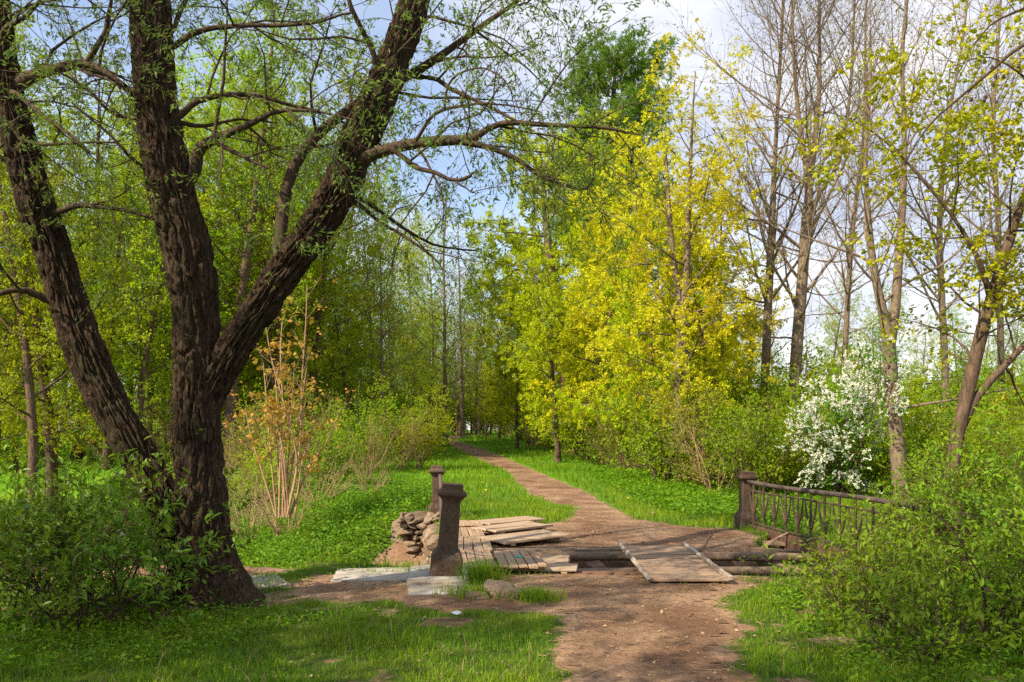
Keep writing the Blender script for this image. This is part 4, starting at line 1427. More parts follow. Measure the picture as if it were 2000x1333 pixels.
# --- the conifer
lst = px_stem([(1215, 870, 42, 55), (1200, 600, 34, 55), (1190, 360, 26, 55), (1195, 240, 16, 55), (1200, 160, 7, 55), (1202, 110, 3, 55)])
LS = dict(lv=[dict(dens=4.0, t0=.35, ang=(55, 85), len=(3.2, 5.2), env=([.3, .6, .85, 1], [.75, 1, 1, .7]), wob=.1, up=.35, seg=5, rr=.4, rl=.012, sides=4),
              dict(dens=4.5, t0=.15, ang=(40, 70), len=(.7, 1.4), taper=.5, wob=.12, up=-.1, seg=3, rr=.6, rl=.01, sides=3),
              dict(dens=4.5, t0=.1, ang=(30, 60), len=(.3, .55), taper=.4, wob=.1, up=-.1, seg=2, rr=.6, rl=.01, sides=3)],
          leaf=dict(n=3.2, fwd=.8, spread=.5, flat=.8, jit=.1))
make_tree('conifer_tree', 'tall dark green larch rising behind the yellow maples', 'tree', [lst], LS, 'bark_brown', 'leaf_larch', NEED, (.26, .42), 311)

# --- bare trees on the right
BS = dict(lv=[dict(dens=3.0, t0=.30, ang=(28, 58), len=(3.2, 5.4), env=([.2, .45, .7, 1], [.85, 1, .8, .35]), wob=.07, up=.75, seg=9, rr=.45, rl=.012, rmin=.008, sides=5),
              dict(dens=3.0, t0=.12, ang=(25, 55), len=(1.0, 2.2), taper=.45, wob=.10, up=.40, seg=5, rr=.55, rl=.009, rmin=.005, sides=4),
              dict(dens=3.4, t0=.10, ang=(25, 55), len=(.45, 1.2), taper=.4, wob=.10, up=.30, seg=3, rr=.6, rl=.008, rmin=.0040, sides=3)],
          leaf=dict(n=.4, fwd=.6, spread=.5, flat=.6, jit=.02))
ARC = dict(lv=[dict(dens=1.1, t0=.18, ang=(60, 100), len=(2.2, 4.2), env=([.15, .5, .8, 1], [.9, 1, .5, .2]), wob=.12, up=.28, seg=8, rr=.4, rl=.010, rmin=.008, sides=5),
               dict(dens=2.6, t0=.15, ang=(30, 65), len=(.7, 1.6), taper=.45, wob=.14, up=.30, seg=5, rr=.55, rl=.009, rmin=.005, sides=3),
               dict(dens=3.0, t0=.12, ang=(25, 60), len=(.35, .9), taper=.4, wob=.12, up=.25, seg=3, rr=.6, rl=.008, rmin=.0035, sides=3)],
           leaf=dict(n=.5, fwd=.6, spread=.5, flat=.6, jit=.02))
BG = 'bare trees on the right'
b1 = px_stem([(1492, 960, 26, 26), (1492, 860, 22, 26), (1496, 700, 20, 26), (1503, 540, 18, 26), (1508, 430, 15, 26), (1514, 300, 10, 26), (1522, 150, 8, 26), (1530, 0, 6, 26), (1538, -160, 3, 26)])
make_tree('bare_tree', 'bare tree with a straight pale trunk, left one of the bare pair behind the post', 'tree', [b1], BS, 'bark_grey', 'leaf_ochre', KITE, (.05, .08), 321, BG, low=ARC, thin=.84)
b2 = [px_stem([(1540, 965, 32, 25), (1548, 850, 28, 25), (1555, 700, 27, 25), (1566, 560, 25, 25), (1575, 430, 23, 25), (1585, 330, 14, 25), (1600, 180, 10, 25), (1600, 20, 7, 25), (1608, -150, 3, 25)]),
      px_stem([(1572, 450, 18, 25), (1578, 360, 15, 25), (1560, 230, 11, 25), (1550, 100, 8, 25), (1545, -60, 4, 25)]),
      px_stem([(1576, 440, 14, 25), (1600, 380, 12, 25), (1640, 310, 9, 25), (1660, 180, 7, 25), (1668, 30, 5, 25), (1672, -100, 3, 25)])]
make_tree('bare_tree', 'bare tree with a thick scarred trunk splitting high up, right behind the iron post', 'tree', b2, BS, 'bark_grey', 'leaf_ochre', KITE, (.05, .08), 322, BG, low=ARC, thin=.84)
b3 = [px_stem([(1766, 1000, 40, 18), (1755, 900, 36, 18), (1745, 790, 32, 18), (1738, 700, 30, 18), (1735, 655, 28, 18), (1722, 600, 21, 18), (1706, 520, 17, 18), (1696, 420, 13, 18), (1690, 300, 9, 18), (1700, 180, 6, 18), (1700, 60, 4, 18)]),
      px_stem([(1738, 680, 24, 18), (1748, 610, 22, 18), (1756, 500, 19, 18), (1764, 380, 15, 18), (1766, 250, 11, 18), (1762, 120, 9, 18), (1770, 0, 7, 18), (1775, -150, 3, 18)])]
BS3 = dict(BS); BS3['lv'] = [dict(BS['lv'][0], len=(1.8, 3.4), t0=.38, dens=2.8), dict(BS['lv'][1], len=(.6, 1.5), dens=3.6), dict(BS['lv'][2], len=(.3, .8), rmin=.003)]
make_tree('bare_tree', 'bare tree with a forked reddish trunk, nearest one behind the railing', 'tree', b3, BS3, 'bark_grey', 'leaf_ochre', KITE, (.05, .08), 323, BG, low=ARC, thin=.84)
b4 = px_stem([(1640, 960, 15, 34), (1650, 700, 13, 34), (1665, 450, 11, 34), (1690, 250, 8, 34), (1690, 60, 5, 34), (1700, -120, 3, 34)])
make_tree('bare_tree', 'thin bare tree far back, between the forked trunk and the scarred one', 'tree', [b4], BS, 'bark_grey', 'leaf_ochre', KITE, (.05, .08), 324, BG, low=ARC, thin=.84)
b5 = [px_stem([(1850, 960, 19, 28), (1845, 700, 16, 28), (1835, 450, 13, 28), (1850, 250, 9, 28), (1880, 80, 6, 28), (1900, -100, 4, 28)])]
make_tree('bare_tree', 'bare tree at the back right, its top fanning over the yellow sprays', 'tree', b5, BS, 'bark_grey', 'leaf_ochre', KITE, (.05, .08), 325, BG, low=ARC, thin=.84)
b6 = [px_stem([(1960, 960, 19, 32), (1955, 700, 15, 32), (1950, 450, 12, 32), (1940, 250, 9, 32), (1950, 80, 6, 32), (1960, -100, 4, 32)])]
make_tree('bare_tree', 'rightmost bare tree, mostly hidden by the leafy maple', 'tree', b6, BS, 'bark_grey', 'leaf_ochre', KITE, (.05, .08), 326, BG, low=ARC, thin=.84)

# --- the leafy maple at the right edge
DM = 13.0
mr = [px_stem([(1852, 1010, 44, DM), (1858, 930, 40, DM), (1872, 840, 38, DM), (1896, 740, 38, DM), (1920, 640, 36, DM), (1950, 540, 31, DM), (1980, 440, 27, DM), (2006, 370, 23, DM), (2050, 250, 17, DM), (2080, 120, 11, DM), (2100, 0, 6, DM)]),
      px_stem([(1880, 830, 30, DM), (1905, 780, 30, DM), (1940, 738, 28, DM), (1985, 690, 24, DM), (2030, 640, 18, DM), (2080, 540, 12, DM), (2100, 420, 6, DM)]),
      px_stem([(1935, 590, 18, DM), (1912, 510, 16, DM - .2), (1862, 425, 13, DM - .3), (1800, 350, 10, DM - .4), (1755, 300, 8, DM - .4), (1700, 255, 6, DM - .4), (1645, 225, 4, DM - .4)], 22)]
RS = dict(lv=[dict(dens=4.4, t0=.28, ang=(40, 75), len=(1.0, 2.2), env=([.2, .5, 1], [.9, 1, .45]), wob=.12, up=.2, seg=5, rr=.45, rl=.012, rmin=.004, sides=4),
              dict(dens=4.2, t0=.2, ang=(30, 60), len=(.35, .9), taper=.4, wob=.14, up=.1, seg=3, rr=.6, rl=.01, rmin=.003, sides=3)],
          leaf=dict(n=11.0, fwd=.4, spread=.8, flat=1.8, jit=.09, t0=.3))
mr.append(px_stem([(2062, 215, 9, DM), (2000, 150, 7, DM - .2), (1930, 112, 5, DM - .4), (1860, 130, 3, DM - .5)], 14))
mr = [(p_, r_ * .70) for p_, r_ in mr]
make_tree('maple_tree', 'yellow green maple with a dark slanting trunk at the right edge', 'tree', mr, RS, 'bark_brown', 'leaf_maple', CLM, (.11, .18), 331)

# --- a larch whose bough reaches in from the right
DLR = 10.0
bz = [px_stem([(2330, 1100, 70, DLR), (2320, 500, 60, DLR), (2310, 0, 50, DLR), (2300, -400, 36, DLR), (2300, -700, 12, DLR)]),
      px_stem([(2310, -80, 22, DLR), (2150, 20, 17, DLR), (2000, 88, 13, DLR), (1935, 140, 11, DLR), (1870, 195, 9, DLR), (1815, 245, 7, DLR), (1765, 320, 5, DLR)], 24),
      px_stem([(2310, -180, 22, DLR), (2150, -60, 15, DLR), (2010, 12, 10, DLR), (1940, 45, 7, DLR), (1900, 90, 4, DLR)], 20)]
ZS = dict(lv=[dict(dens=2.2, t0=.25, ang=(40, 80), len=(.5, 1.1), taper=.3, wob=.12, up=-.45, seg=5, rr=.4, rl=.010, rmin=.004, sides=4),
              dict(dens=3.5, t0=.2, ang=(30, 60), len=(.15, .4), taper=.4, wob=.14, up=-.2, seg=3, rr=.6, rl=.01, rmin=.003, sides=3)], leaf=None)
bz = [(p_, r_ * (.72 if i_ else 1)) for i_, (p_, r_) in enumerate(bz)]
zt = make_tree('larch_tree', 'dark bare larch bough with cones reaching in at the top right corner', 'tree', bz, ZS, 'twig_dark', 'leaf_larch', NEED, (.1, .2), 341)
rz_ = np.random.default_rng(5)
sp = []
zo = np.array(bz[0][0][0])
for (px, py) in [(1938, 132), (1945, 150), (1940, 165), (1925, 190), (1897, 195), (1923, 196), (1956, 262), (1990, 130), (1960, 150)]:
    sp.append(at(px, py, DLR))
for p in sp:
    bm = bmesh.new()
    bmesh.ops.create_icosphere(bm, subdivisions=2, radius=1, matrix=Matrix.Diagonal((.022, .022, .03, 1)))
    for v in bm.verts:
        v.co += Vector(rz_.normal(0, .003, 3))
    bm_obj('cone', bm, MAT['twig_dark'], zt, tuple(p - zo))

# --- bird cherry in flower
rng = np.random.default_rng(351)
bx, by = (1645 - 1000) / F * 19, 19.0
cst = bush_stems(rng, 10, 3.5, .035, .24)
CS = bush_set(5.5, (.5, 1.0), (.2, .5), 7, dens2=7, jit=.05, t0=.05)
cst = [(p + np.array([bx, by, ground_z(bx, by)]), r) for p, r in cst]
bc = make_tree('bird_cherry', 'bird cherry bush covered in white blossom behind the iron railing', 'shrub', cst, CS, 'bark_brown', 'leaf_cherry', CL3, (.08, .14), 352, origin=(bx, by, ground_z(bx, by)))
def raceme(n, seed):
    r = np.random.default_rng(seed)
    vs, ts = [], []
    for i in range(n):
        t = r.random()
        o = np.array([0, t, 0]) + nrm(r.normal(0, 1, 3)) * .16 * (1 - .5 * t)
        a = nrm(r.normal(0, 1, 3)); b = nrm(np.cross(a, r.normal(0, 1, 3)))
        s = .11
        vs.append(np.array([o + a * s, o + b * s, o - a * s, o - b * s]))
        ts.append(np.array([[0, 1, 2], [0, 2, 3]]) + 4 * i)
    return np.concatenate(vs), np.concatenate(ts)
def blossoms(tree, n, seed, size=(.10, .16), zmin=0, side=True):
    cr_ = [c for c in tree.children if c.name.startswith('crown')][0]
    m = cr_.data
    co = np.empty(len(m.vertices) * 3, np.float32); m.vertices.foreach_get('co', co); co = co.reshape(-1, 3)
    r = np.random.default_rng(seed)
    # blossom sits outermost
    c0 = np.array([0, 0, co[:, 2].mean()])
    dd = np.linalg.norm((co - c0) * np.array([1, 1, .6]), axis=1)
    ok = np.where((dd > np.percentile(dd, 35)) & (co[:, 2] > zmin))[0]
    pk = fbm(co[ok, 0] * 1.3, co[ok, 1] * 1.3, co[ok, 2] * 1.3, seed=seed)
    ok = ok[pk > np.percentile(pk, 42)]
    ii = r.choice(ok, n)
    p = co[ii] + r.normal(0, .03, (n, 3))
    d = nrm(p - c0) * .7 + r.normal(0, .45, (n, 3)) + UP * .25
    link('blossom', leaf_mesh('blossom', p, d, r.normal(0, 1, (n, 3)), raceme(16, seed), size, r), MAT['petal'], tree)
blossoms(bc, 1350, 9, (.11, .18), zmin=.2)
rng = np.random.default_rng(361)
bx, by = (1790 - 1000) / F * 21, 21.0
cst = [(p + np.array([bx, by, ground_z(bx, by)]), r) for p, r in bush_stems(rng, 7, 2.9, .03, .4)]
bc2 = make_tree('bird_cherry', 'second bird cherry with few blossoms, half hidden right of the forked bare trunk', 'shrub', cst, CS, 'bark_brown', 'leaf_cherry', CL3, (.08, .14), 362, origin=(bx, by, ground_z(bx, by)))
blossoms(bc2, 160, 10, zmin=.6)

# --- undergrowth
GU = 'undergrowth shrubs of the wood'
k_ = ['under_green', 'under_deep', 'under_ochre']
for i in range(34):
    px = -120 + 960 * (i + rw.random()) / 34
    Y = rw.uniform(24, 36) if i % 2 else rw.uniform(36, 50)
    if px < 420 and Y < 32: Y = 33 + rw.random() * 4
    placep(k_[int(rw.integers(0, 3))], px, Y, rw.random() * 6.28, rw.uniform(.8, 1.25), 'leafy shrub in the undergrowth left of the path', 'undergrowth shrubs left of the path')
for i in range(70):
    px = 1020 + 480 * (i + rw.random()) / 70
    Yp = np.interp(px, [1000, 1100, 1200, 1300, 1420, 1500], [52, 36.5, 27, 22.8, 20, 18.5])
    placep(k_[int(rw.integers(0, 3))], px, Yp + rw.uniform(0, 7), rw.random() * 6.28, rw.choice([.3, .4, .55, .7, .95, 1.15]), 'leafy shrub under the yellow maples right of the path', 'undergrowth shrubs right of the path')
for i in range(24):
    px = 1450 + 620 * (i + rw.random()) / 24
    placep(['under_green', 'under_deep'][i % 2], px, rw.uniform(22, 34), rw.random() * 6.28, rw.uniform(.9, 1.35), 'leafy shrub behind the railing and the bird cherry', 'undergrowth shrubs behind the railing')
for i in range(16):
    px = 1470 + 560 * (i + rw.random()) / 16
    Yb = rw.uniform(16.5, 22)
    if 1530 < px < 1770: Yb = max(Yb, 20.5)
    placep(['under_deep', 'under_green'][i % 2], px, Yb, rw.random() * 6.28, rw.uniform(.5, .8), 'leafy shrub close behind the railing, by the bare trunks', 'shrubs close behind the railing')
for i in range(40):
    px = -150 + 2300 * (i + rw.random()) / 40
    placep(['under_deep', 'under_green'][i % 2], px, rw.uniform(88, 112), rw.random() * 6.28, rw.uniform(2.0, 2.9), 'tall thicket shrub at the very back of the wood', 'thicket at the very back')
for i in range(14):
    px = 690 + 165 * (i + rw.random()) / 14
    placep(['under_green', 'under_deep', 'under_green'][i % 3], px, rw.uniform(46, 58), rw.random() * 6.28, rw.uniform(.6, 1.0), 'fresh green shrub on the left side of the path bend', 'shrubs left of the path bend')
for i in range(11):
    px = 822 + 190 * (i + rw.random()) / 11
    placep(k_[i % 3], px, rw.uniform(74.5, 79), rw.random() * 6.28, rw.uniform(1.0, 1.7), 'thicket shrub right where the path bends out of sight', 'thicket at the path bend')
for i, (px, Y, s_) in enumerate([(1270, 27, .62), (1215, 32, .7), (1390, 25, .5), (1150, 37, .7), (975, 56, .5), (1010, 43, .5), (1045, 52, .75)]):
    placep('lime', px, Y, i * 1.3, s_, 'young lime maple with low boughs on the right of the path bend', 'young lime maples at the path bend')
for i in range(30):
    px = 1130 + 330 * (i + rw.random()) / 30
    placep('slim', px, np.interp(px, [1130, 1200, 1300, 1450], [33, 26.5, 22, 19.3]) + rw.uniform(0, 2.5), rw.random() * 6.28, rw.uniform(.6, 1.0), 'slim sapling in the thicket along the grass bank', 'saplings along the grass bank')
for i in range(46):
    px = -120 + 2240 * (i + rw.random()) / 46
    placep(['under_deep', 'under_green', 'under_ochre'][int(rw.integers(0, 3))], px, rw.uniform(64, 82), rw.random() * 6.28, rw.uniform(1.3, 2.0), 'distant shrub closing the view at the back of the wood', 'distant shrubs at the back of the wood')
for i in range(12):
    px = 740 + 230 * (i + rw.random()) / 12
    placep(['alder_b', 'thin', 'alder_c'][i % 3], px, rw.uniform(64, 82), rw.random() * 6.28, rw.uniform(.5, .8), 'low tree standing right behind the path bend', 'low trees behind the path bend')
for i in range(9):
    px = 960 + 480 * (i + rw.random()) / 9
    placep(['lime', 'gold', 'lime'][i % 3], px, np.interp(px, [960, 1450], [56, 32]) + rw.uniform(0, 8), rw.random() * 6.28, rw.uniform(.38, .55), 'small yellow maple in the understorey right of the path', 'small maples under the tall ones')
for X, Y, s_, lb in [(-9.8, 1.3, .62, 'small leafy tree beyond the left edge, by the pond bank'), (-7.3, .9, .62, 'small leafy tree beyond the left edge that shades the foreground bush'), (-5.1, .3, .62, 'small leafy tree left of the viewer that shades the foreground grass'), (-3.4, -1.7, .66, 'small leafy tree behind the viewer that dapples the near path'), (-.6, -3.8, .7, 'small leafy tree behind the viewer that dapples the right shrubs')]:
    place('alder_c', X, Y, X, s_, lb, 'trees that shade the foreground')
for px, Y, s, lb in [(878, 34, .72, 'lone slim sapling beside the path bend'), (864, 44, .8, 'slim sapling just left of the path bend'), (745, 24, .55, 'slim sapling left of the far iron post'), (832, 40, .7, 'slim sapling in front of the thicket left of the bend')]:
    placep('slim', px, Y, Y, s, lb, 'saplings by the path bend')
for px, Y, s, lb in [(560, 17.0, 1.05, 'dry tan shrub at the foot of the reddish sapling'), (620, 18.5, 1.0, 'dry tan shrub right of the reddish sapling'), (490, 18, 1.1, 'dry tan shrub next to the willow trunk'), (720, 19, .7, 'low dry shrub left of the far iron post'), (470, 20, 1.2, 'tall dry shrub behind the willow trunk')]:
    placep('dry', px, Y, px, s, lb, 'dry shrubs on the far bank')
for px, Y, s, k, lb in [(500, 20, .75, 'under_green', 'green shrub behind the willow fork'), (650, 21, .7, 'under_deep', 'green shrub behind the dry twigs'), (560, 23, .9, 'under_ochre', 'olive shrub behind the reddish sapling'), (710, 24, .85, 'under_ochre', 'olive thicket shrub left of the grass slope'), (780, 28, .9, 'under_ochre', 'olive shrub at the end of the grass slope'), (600, 27, 1.1, 'under_ochre', 'big olive shrub in front of the light green trees')]:
    placep(k, px, Y, px * .1, s, lb, 'shrubs on the far bank')
# the reddish sapling clump
rng = np.random.default_rng(371)
P0 = np.array([(552 - 1000) / F * 15.6, 15.6, 0]); P0[2] = ground_z(P0[0], P0[1])
ss = []
for rws in ([(545, 1012, 6, 15.6), (548, 900, 5, 15.6), (552, 780, 4, 15.6), (548, 690, 4, 15.6), (552, 620, 2, 15.6)],
            [(560, 1010, 6, 15.6), (585, 880, 5, 15.6), (590, 740, 4, 15.6), (597, 640, 3, 15.6), (600, 560, 2, 15.6)],
            [(562, 1005, 5, 15.5), (580, 900, 4.5, 15.4), (555, 790, 3.5, 15.3), (530, 700, 3, 15.3), (520, 640, 2, 15.3)],
            [(566, 1008, 7, 15.7), (600, 920, 6, 15.7), (640, 860, 4, 15.7), (665, 800, 2, 15.7)],
            [(540, 1010, 6, 15.8), (515, 930, 5, 15.8), (490, 850, 3, 15.8), (480, 800, 2, 15.8)]):
    ss.append(px_stem(rws, 14, .8))
rq = np.random.default_rng(12)
for i_ in range(9):
    x0 = 555 + rq.normal(0, 12); x1 = x0 + rq.normal(0, 42); top = rq.uniform(690, 840)
    ss.append(px_stem([(x0, 1010, 4, 15.6), (x0 * .6 + x1 * .4, 900, 3.2, 15.6 + rq.normal(0, .2)), (x1, top, 1.5, 15.6 + rq.normal(0, .3))], 12))
TS = dict(lv=[dict(dens=3.6, t0=.35, ang=(25, 50), len=(.5, 1.1), taper=.4, wob=.08, up=.35, seg=4, rr=.6, rl=.010, rmin=.005, sides=4),
              dict(dens=4.5, t0=.2, ang=(25, 50), len=(.2, .45), taper=.4, wob=.1, up=.2, seg=3, rr=.6, rl=.01, rmin=.003, sides=3)],
          leaf=dict(n=1.3, fwd=.5, spread=.7, flat=1.0, jit=.03, t0=.5))
make_tree('maple_sapling', 'young maple clump with tan stems and reddish leaves on the far bank', 'sapling', ss, TS, 'bark_tan', 'leaf_rust', CLM, (.12, .19), 372, origin=P0)

#@@NEAR
# ------------------------------------------------------------------ foreground shrubs
def near_bush(name, label, X, Y, n, h, spread, S, bark, leafm, tmpl, size, seed, group):
    rng = np.random.default_rng(seed)
    o = np.array([X, Y, ground_z(X, Y)])
    st = [(p + o, r) for p, r in bush_stems(rng, n, h, .016, spread)]
    return make_tree(name, label, 'shrub', st, S, bark, leafm, tmpl, size, seed + 1, group, origin=o, sides=6)
LBS = bush_set(8.5, (.35, .95), (.15, .40), 6.5, t0=.28, dens2=9, up=.2, flat=1.5, jit=.015)
GLB = 'dark leafy bushes at the left edge'
for X, Y, n, h, spd, sd, lb in [
        ((268 - 1000) / F * 6.9, 6.9, 9, 1.05, .60, 401, 'dark green bush against the foot of the big willow trunk'),
        ((150 - 1000) / F * 6.8, 6.8, 10, 1.20, .60, 402, 'dark green bush left of the one at the willow foot'),
        ((20 - 1000) / F * 7.0, 7.0, 9, 1.25, .60, 403, 'dark green bush cut by the left edge of the view'),
        ((225 - 1000) / F * 7.5, 7.5, 9, 1.45, .42, 404, 'taller bush below the leaning willow trunk'),
        ((90 - 1000) / F * 7.6, 7.6, 8, 1.35, .5, 405, 'bush at the pond edge between the taller bush and the left edge')]:
    near_bush('leafy_bush', lb, X, Y, n, h, spd, LBS, 'twig_dark', 'leaf_bush', LEAFN, (.04, .10), sd, GLB)
GRB = 'yellow green shrubs crowding the right foreground'
RBS = bush_set(9.5, (.35, .9), (.16, .42), 7.0, t0=.10, dens2=10, up=.25, flat=1.3, jit=.02)
for X, Y, n, h, spd, sd, lb in [
        (5.05, 8.9, 9, 1.35, .5, 411, 'yellow green shrub covering the near end of the railing'),
        (5.3, 9.6, 9, 1.9, .45, 412, 'tall yellow green shrub under the right edge maple'),
        (3.85, 8.0, 9, .85, .55, 413, 'low yellow green shrub just right of the pipes'),
        (4.7, 7.7, 11, 1.55, .5, 414, 'dense yellow green shrub halfway down the right edge'),
        (3.7, 6.3, 11, 1.1, .55, 415, 'yellow green shrub nearest the camera in the bottom right corner'),
        (2.95, 6.9, 7, .75, .6, 416, 'small low shrub between the grass and the larger shrubs'),
        (4.9, 6.9, 9, 1.5, .5, 417, 'yellow green shrub cut by the right edge, low down'),
        (2.75, 5.9, 8, .50, .8, 420, 'low sprawling shrub by the path in the right foreground'),
        (3.1, 7.4, 8, .6, .7, 421, 'low shrub between the pipes and the bigger right shrubs'),
        (5.7, 8.6, 10, 2.2, .42, 422, 'tallest shrub of the right foreground, at the frame edge'),
        (6.2, 11.3, 9, 2.3, .45, 418, 'big shrub behind the others by the maple trunk'),
        (6.0, 13.0, 8, 1.7, .45, 419, 'shrub growing right behind the railing')]:
    near_bush('leafy_shrub', lb, X, Y, n, h, spd, RBS, 'bark_brown', 'leaf_shrub', LEAFN, (.03, .085), sd, GRB)

# ------------------------------------------------------------------ grass, herbs, litter
rg = np.random.default_rng(500)
def scatter(n, y0, y1, xl=-.72, xr=.72):
    """Random ground points in the view between two depths, even per square metre."""
    Y = np.sqrt(rg.random(n) * (y1 * y1 - y0 * y0) + y0 * y0)
    X = Y * (xl + (xr - xl) * rg.random(n))
    return X, Y
def blades(n, y0, y1, hgt, wid, segs, keep=None, lean=.5):
    X, Y = scatter(n, y0, y1)
    dm = dirt_at(X, Y)
    dpond = sdf(POND, X, Y)
    tuft = fbm(X * 2.2, Y * 2.2, seed=61)
    ok = (rg.random(len(X)) > (dm - .18) * 2.1) & (dpond > .05) & (rg.random(len(X)) < .35 + 1.6 * (tuft - .25))
    if keep is not None:
        ok &= keep(X, Y)
    X, Y = X[ok], Y[ok]
    Z = height(X, Y)
    N = len(X)
    tf = fbm(X * 1.1, Y * 1.1, seed=62)
    H = rg.uniform(hgt[0], hgt[1], N) * (.55 + .95 * tf) * (1 - .45 * np.clip(dirt_at(X, Y) * 2, 0, 1))
    Wd = rg.uniform(wid[0], wid[1], N)
    a = rg.random(N) * 6.28
    ln = np.abs(rg.normal(0, lean, N)) * H
    D = np.stack([np.cos(a), np.sin(a)], 1)
    b = rg.random(N) * 6.28
    S = np.stack([np.cos(b), np.sin(b)], 1) * Wd[:, None] / 2
    base = np.stack([X, Y], 1)
    def lvl(t, wf):
        c = base + D * (ln * t * t)[:, None]
        z = Z + H * (t - .18 * t * t * np.clip(ln / (H + 1e-6), 0, 1.5)) - .01
        return (np.column_stack([c - S * wf, z]), np.column_stack([c + S * wf, z]))
    if segs == 2:
        l0, r0 = lvl(0, 1); l1, r1 = lvl(.55, .8); tp, _ = lvl(1., 0)
        V = np.stack([l0, r0, r1, l1, tp], 1).reshape(-1, 3)
        o = np.arange(N)[:, None] * 5
        return V, o + np.array([[0, 1, 2, 3]]), o + np.array([[3, 2, 4]])
    l0, r0 = lvl(0, 1); tp, _ = lvl(1., 0)
    V = np.stack([l0, r0, tp], 1).reshape(-1, 3)
    return V, np.zeros((0, 4), int), np.arange(N)[:, None] * 3 + np.array([[0, 1, 2]])
def join(parts):
    V, Qd, T, b = [], [], [], 0
    for v, q, t in parts:
        V.append(v); Qd.append(q + b); T.append(t + b); b += len(v)
    return np.concatenate(V), np.concatenate(Qd), np.concatenate(T)
V, q, t = join([blades(170000, 4.6, 9.6, (.025, .085), (.004, .009), 2), blades(150000, 9.6, 19, (.06, .16), (.008, .016), 2), blades(170000, 19, 42, (.10, .22), (.016, .035), 1), blades(70000, 42, 80, (.14, .28), (.04, .08), 1)])
tp = []
for px, py, n_, rad_, hh in [(942, 1140, 420, .10, .30), (1046, 1172, 420, .13, .16), (925, 1165, 260, .15, .14), (960, 1158, 200, .1, .16), (985, 1125, 260, .35, .09), (1290, 1134, 160, .5, .06), (740, 1150, 60, .3, .05)]:
    x0, y0 = gp(px, py)
    _n = n_
    X = x0 + rg.normal(0, rad_, _n); Y = y0 + rg.normal(0, rad_ * .7, _n); Z = height(X, Y) - .01
    H = hh * rg.uniform(.4, 1.1, _n); a = rg.random(_n) * 6.28; l_ = H * rg.uniform(.1, .8, _n)
    D_ = np.stack([np.cos(a) * l_, np.sin(a) * l_], 1); b = rg.random(_n) * 6.28
    S_ = np.stack([np.cos(b), np.sin(b)], 1) * .0045
    B_1 = np.stack([X, Y], 1)
    f3 = lambda xy, z: np.column_stack([xy, z])
    Vt = np.stack([f3(B_1 - S_, Z), f3(B_1 + S_, Z), f3(B_1 + D_ * .4 + S_ * .8, Z + H * .6), f3(B_1 + D_ * .4 - S_ * .8, Z + H * .6), f3(B_1 + D_, Z + H * .95)], 1).reshape(-1, 3)
    o_ = np.arange(_n)[:, None] * 5
    tp.append((Vt, o_ + np.array([[0, 1, 2, 3]]), o_ + np.array([[3, 2, 4]])))
V, q, t = join([(V, q, t)] + tp)
tag(link('grass', mesh_np('grass', V, q, t), MAT['grass']), 'green spring grass on both sides of the path', 'grass', kind='stuff')
V, q, t = blades(20000, 4.6, 24, (.05, .20), (.003, .008), 2, None, 1.2)
tag(link('dry_grass', mesh_np('dry_grass', V, q, t), MAT['dry_grass']), 'dry straw blades scattered through the grass', 'dry grass', kind='stuff')

def herbs(n, poly, hgt, size, tm=KITE, dens_seed=71):
    lo, hi = poly.min(0), poly.max(0)
    P = rg.random((n, 2)) * (hi - lo) + lo
    X, Y = P[:, 0], P[:, 1]
    ok = (sdf(poly, X, Y) < 0) & (rg.random(n) > (dirt_at(X, Y) - .3) * 2) & (sdf(POND, X, Y) > .1)
    X, Y = X[ok], Y[ok]
    N = len(X)
    c = fbm(X * 1.4, Y * 1.4, seed=dens_seed)
    Z = height(X, Y) + rg.uniform(.15, 1, N) * hgt * (.4 + 1.1 * c)
    p = np.stack([X, Y, Z], 1)
    d = rg.normal(0, 1, (N, 3)) * np.array([1, 1, .35])
    nn = UP * 1.6 + rg.normal(0, .5, (N, 3))
    return p, d, nn
HP1 = np.array([(-1.6, 13.2), (-1.9, 16), (-1.2, 17.5), (-1.5, 21), (-4, 24), (-9, 26), (-10, 22), (-6, 15.5), (-4.5, 13.6), (-3, 13.0)])
HP2 = np.array([(3.2, 14.6), (4.6, 13.9), (6.5, 17), (7.5, 22), (6, 27), (4, 30), (2.5, 27), (2.6, 22), (2.9, 18)])
HP3 = np.array([(-6, 4.8), (-2.4, 5.6), (-1.6, 7.0), (-2.4, 7.8), (-4.2, 8.2), (-7, 8)])
HP4 = np.array([(2.1, 5), (5, 5), (6, 9.2), (2.9, 9.3), (2.3, 7)])
p1 = herbs(60000, HP1, .30, None); p2 = herbs(34000, HP2, .26, None); p3 = herbs(14000, HP3, .09, None); p4 = herbs(12000, HP4, .16, None)
P_ = [np.concatenate([a[i] for a in (p1, p2, p3, p4)]) for i in range(3)]
szs = np.concatenate([rg.uniform(.05, .10, len(p1[0])), rg.uniform(.05, .10, len(p2[0])), rg.uniform(.025, .05, len(p3[0])), rg.uniform(.025, .05, len(p4[0]))])
tag(link('ground_cover', leaf_mesh('ground_cover', P_[0], P_[1], P_[2], KITE, szs, rg), MAT['leaf_herb']), 'lush leafy herbs covering the far bank and the grass bank', 'ground cover', kind='stuff')

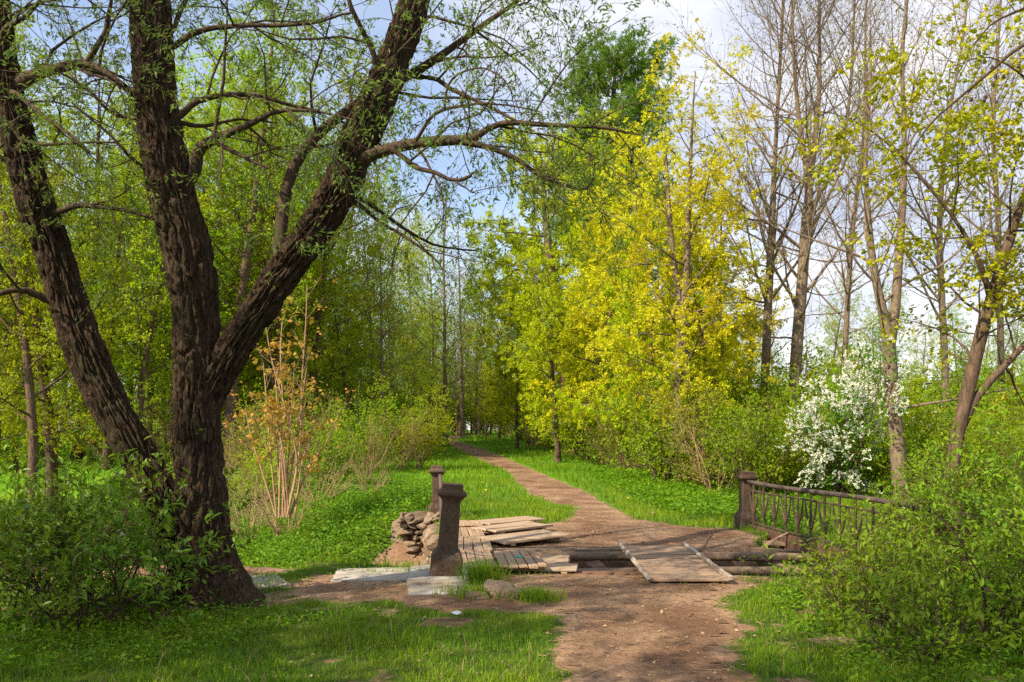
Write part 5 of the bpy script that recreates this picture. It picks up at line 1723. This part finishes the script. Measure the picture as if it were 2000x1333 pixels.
# dandelions: small yellow heads
pts = []
for (px, py, n, sx, sy) in [(1690, 1020, 16, 60, 20), (720, 1055, 7, 70, 30), (700, 1080, 5, 30, 14), (925, 965, 5, 40, 20), (1230, 950, 6, 80, 16)]:
    for _ in range(n):
        x, y = px + rg.normal(0, sx), py + rg.normal(0, sy)
        X, Y = gp(x, min(max(y, 900), 1100))
        if float(sdf(POND, np.array([X]), np.array([Y]))[0]) < .05: continue
        pts.append((X, Y, ground_z(X, Y) + .20))
pts = np.array(pts)
DISC = (np.array([[math.cos(a) * .5, math.sin(a) * .5, 0] for a in np.arange(8) * .785] + [[0, 0, .18]]), np.array([[i, (i + 1) % 8, 8] for i in range(8)]))
nd = len(pts)
tag(link('dandelions', leaf_mesh('dandelions', pts, rg.normal(0, 1, (nd, 3)) * np.array([1, 1, .4]), UP + rg.normal(0, .5, (nd, 3)), DISC, (.045, .075), rg), MAT['dandelion']), 'yellow dandelion heads dotted in the herbs', 'flowers', kind='stuff')

# dead leaves and twigs on bare earth
X, Y = scatter(9000, 4.6, 16, -.55, .55)
ok = (sdf(POND, X, Y) > .3) & ((dirt_at(X, Y) > .35) | (rg.random(len(X)) < .4))
X, Y = X[ok], Y[ok]
N = len(X)
p = np.stack([X, Y, height(X, Y) + .012], 1)
tag(link('leaf_litter', leaf_mesh('leaf_litter', p, rg.normal(0, 1, (N, 3)) * np.array([1, 1, .12]), UP + rg.normal(0, .3, (N, 3)), KITE, (.012, .045), rg), MAT['litter_leaf']), 'dead leaves and bits of bark on the trodden earth', 'leaf litter', kind='stuff')
# fallen twigs and small stones on the soil
w = Wood()
X, Y = scatter(900, 4.8, 15, -.5, .5)
ok = (sdf(POND, X, Y) > .3) & (dirt_at(X, Y) > .2)
X, Y = X[ok], Y[ok]
Z = height(X, Y)
for x, y, z in zip(X, Y, Z):
    a = rg.random() * 6.28
    l_ = rg.uniform(.05, .22)
    m_ = np.linspace(-.5, .5, 4)[:, None] * l_
    pts = np.array([x, y, z + .012]) + m_ * np.array([math.cos(a), math.sin(a), rg.normal(0, .05)]) + rg.normal(0, .006, (4, 3)) * np.array([1, 1, .3])
    w.tube(pts, np.full(4, rg.uniform(.0015, .004)), 4)
tag(link('fallen_twigs', w.wood_mesh('fallen_twigs', np.zeros(3)), MAT['bark_tan']), 'thin dry twigs lying on the trodden earth', 'twigs', kind='stuff')
X, Y = scatter(700, 4.8, 16, -.5, .5)
ok = (sdf(POND, X, Y) > .3) & (dirt_at(X, Y) > .5)
X, Y = X[ok], Y[ok]
N = len(X)
OCT = (np.array([[-.5, 0, 0], [.45, .1, .05], [0, -.42, 0], [.05, .5, 0], [0, 0, .32], [0.1, 0, -.3]]), np.array([[0, 2, 4], [2, 1, 4], [1, 3, 4], [3, 0, 4], [2, 0, 5], [1, 2, 5], [3, 1, 5], [0, 3, 5]]))
p = np.stack([X, Y, height(X, Y) + .008], 1)
tag(link('gravel', leaf_mesh('gravel', p, rg.normal(0, 1, (N, 3)) * np.array([1, 1, .1]), UP + rg.normal(0, .2, (N, 3)), OCT, np.minimum(.012 + rg.exponential(.012, N), .06), rg), MAT['stone']), 'small stones and crumbs trodden into the earth', 'gravel', kind='stuff')
# whatever carries a category is a thing (beams and slabs included), unless marked otherwise
for o in COL.objects:
    if o.get('category') and not o.get('kind'):
        o['kind'] = 'thing'
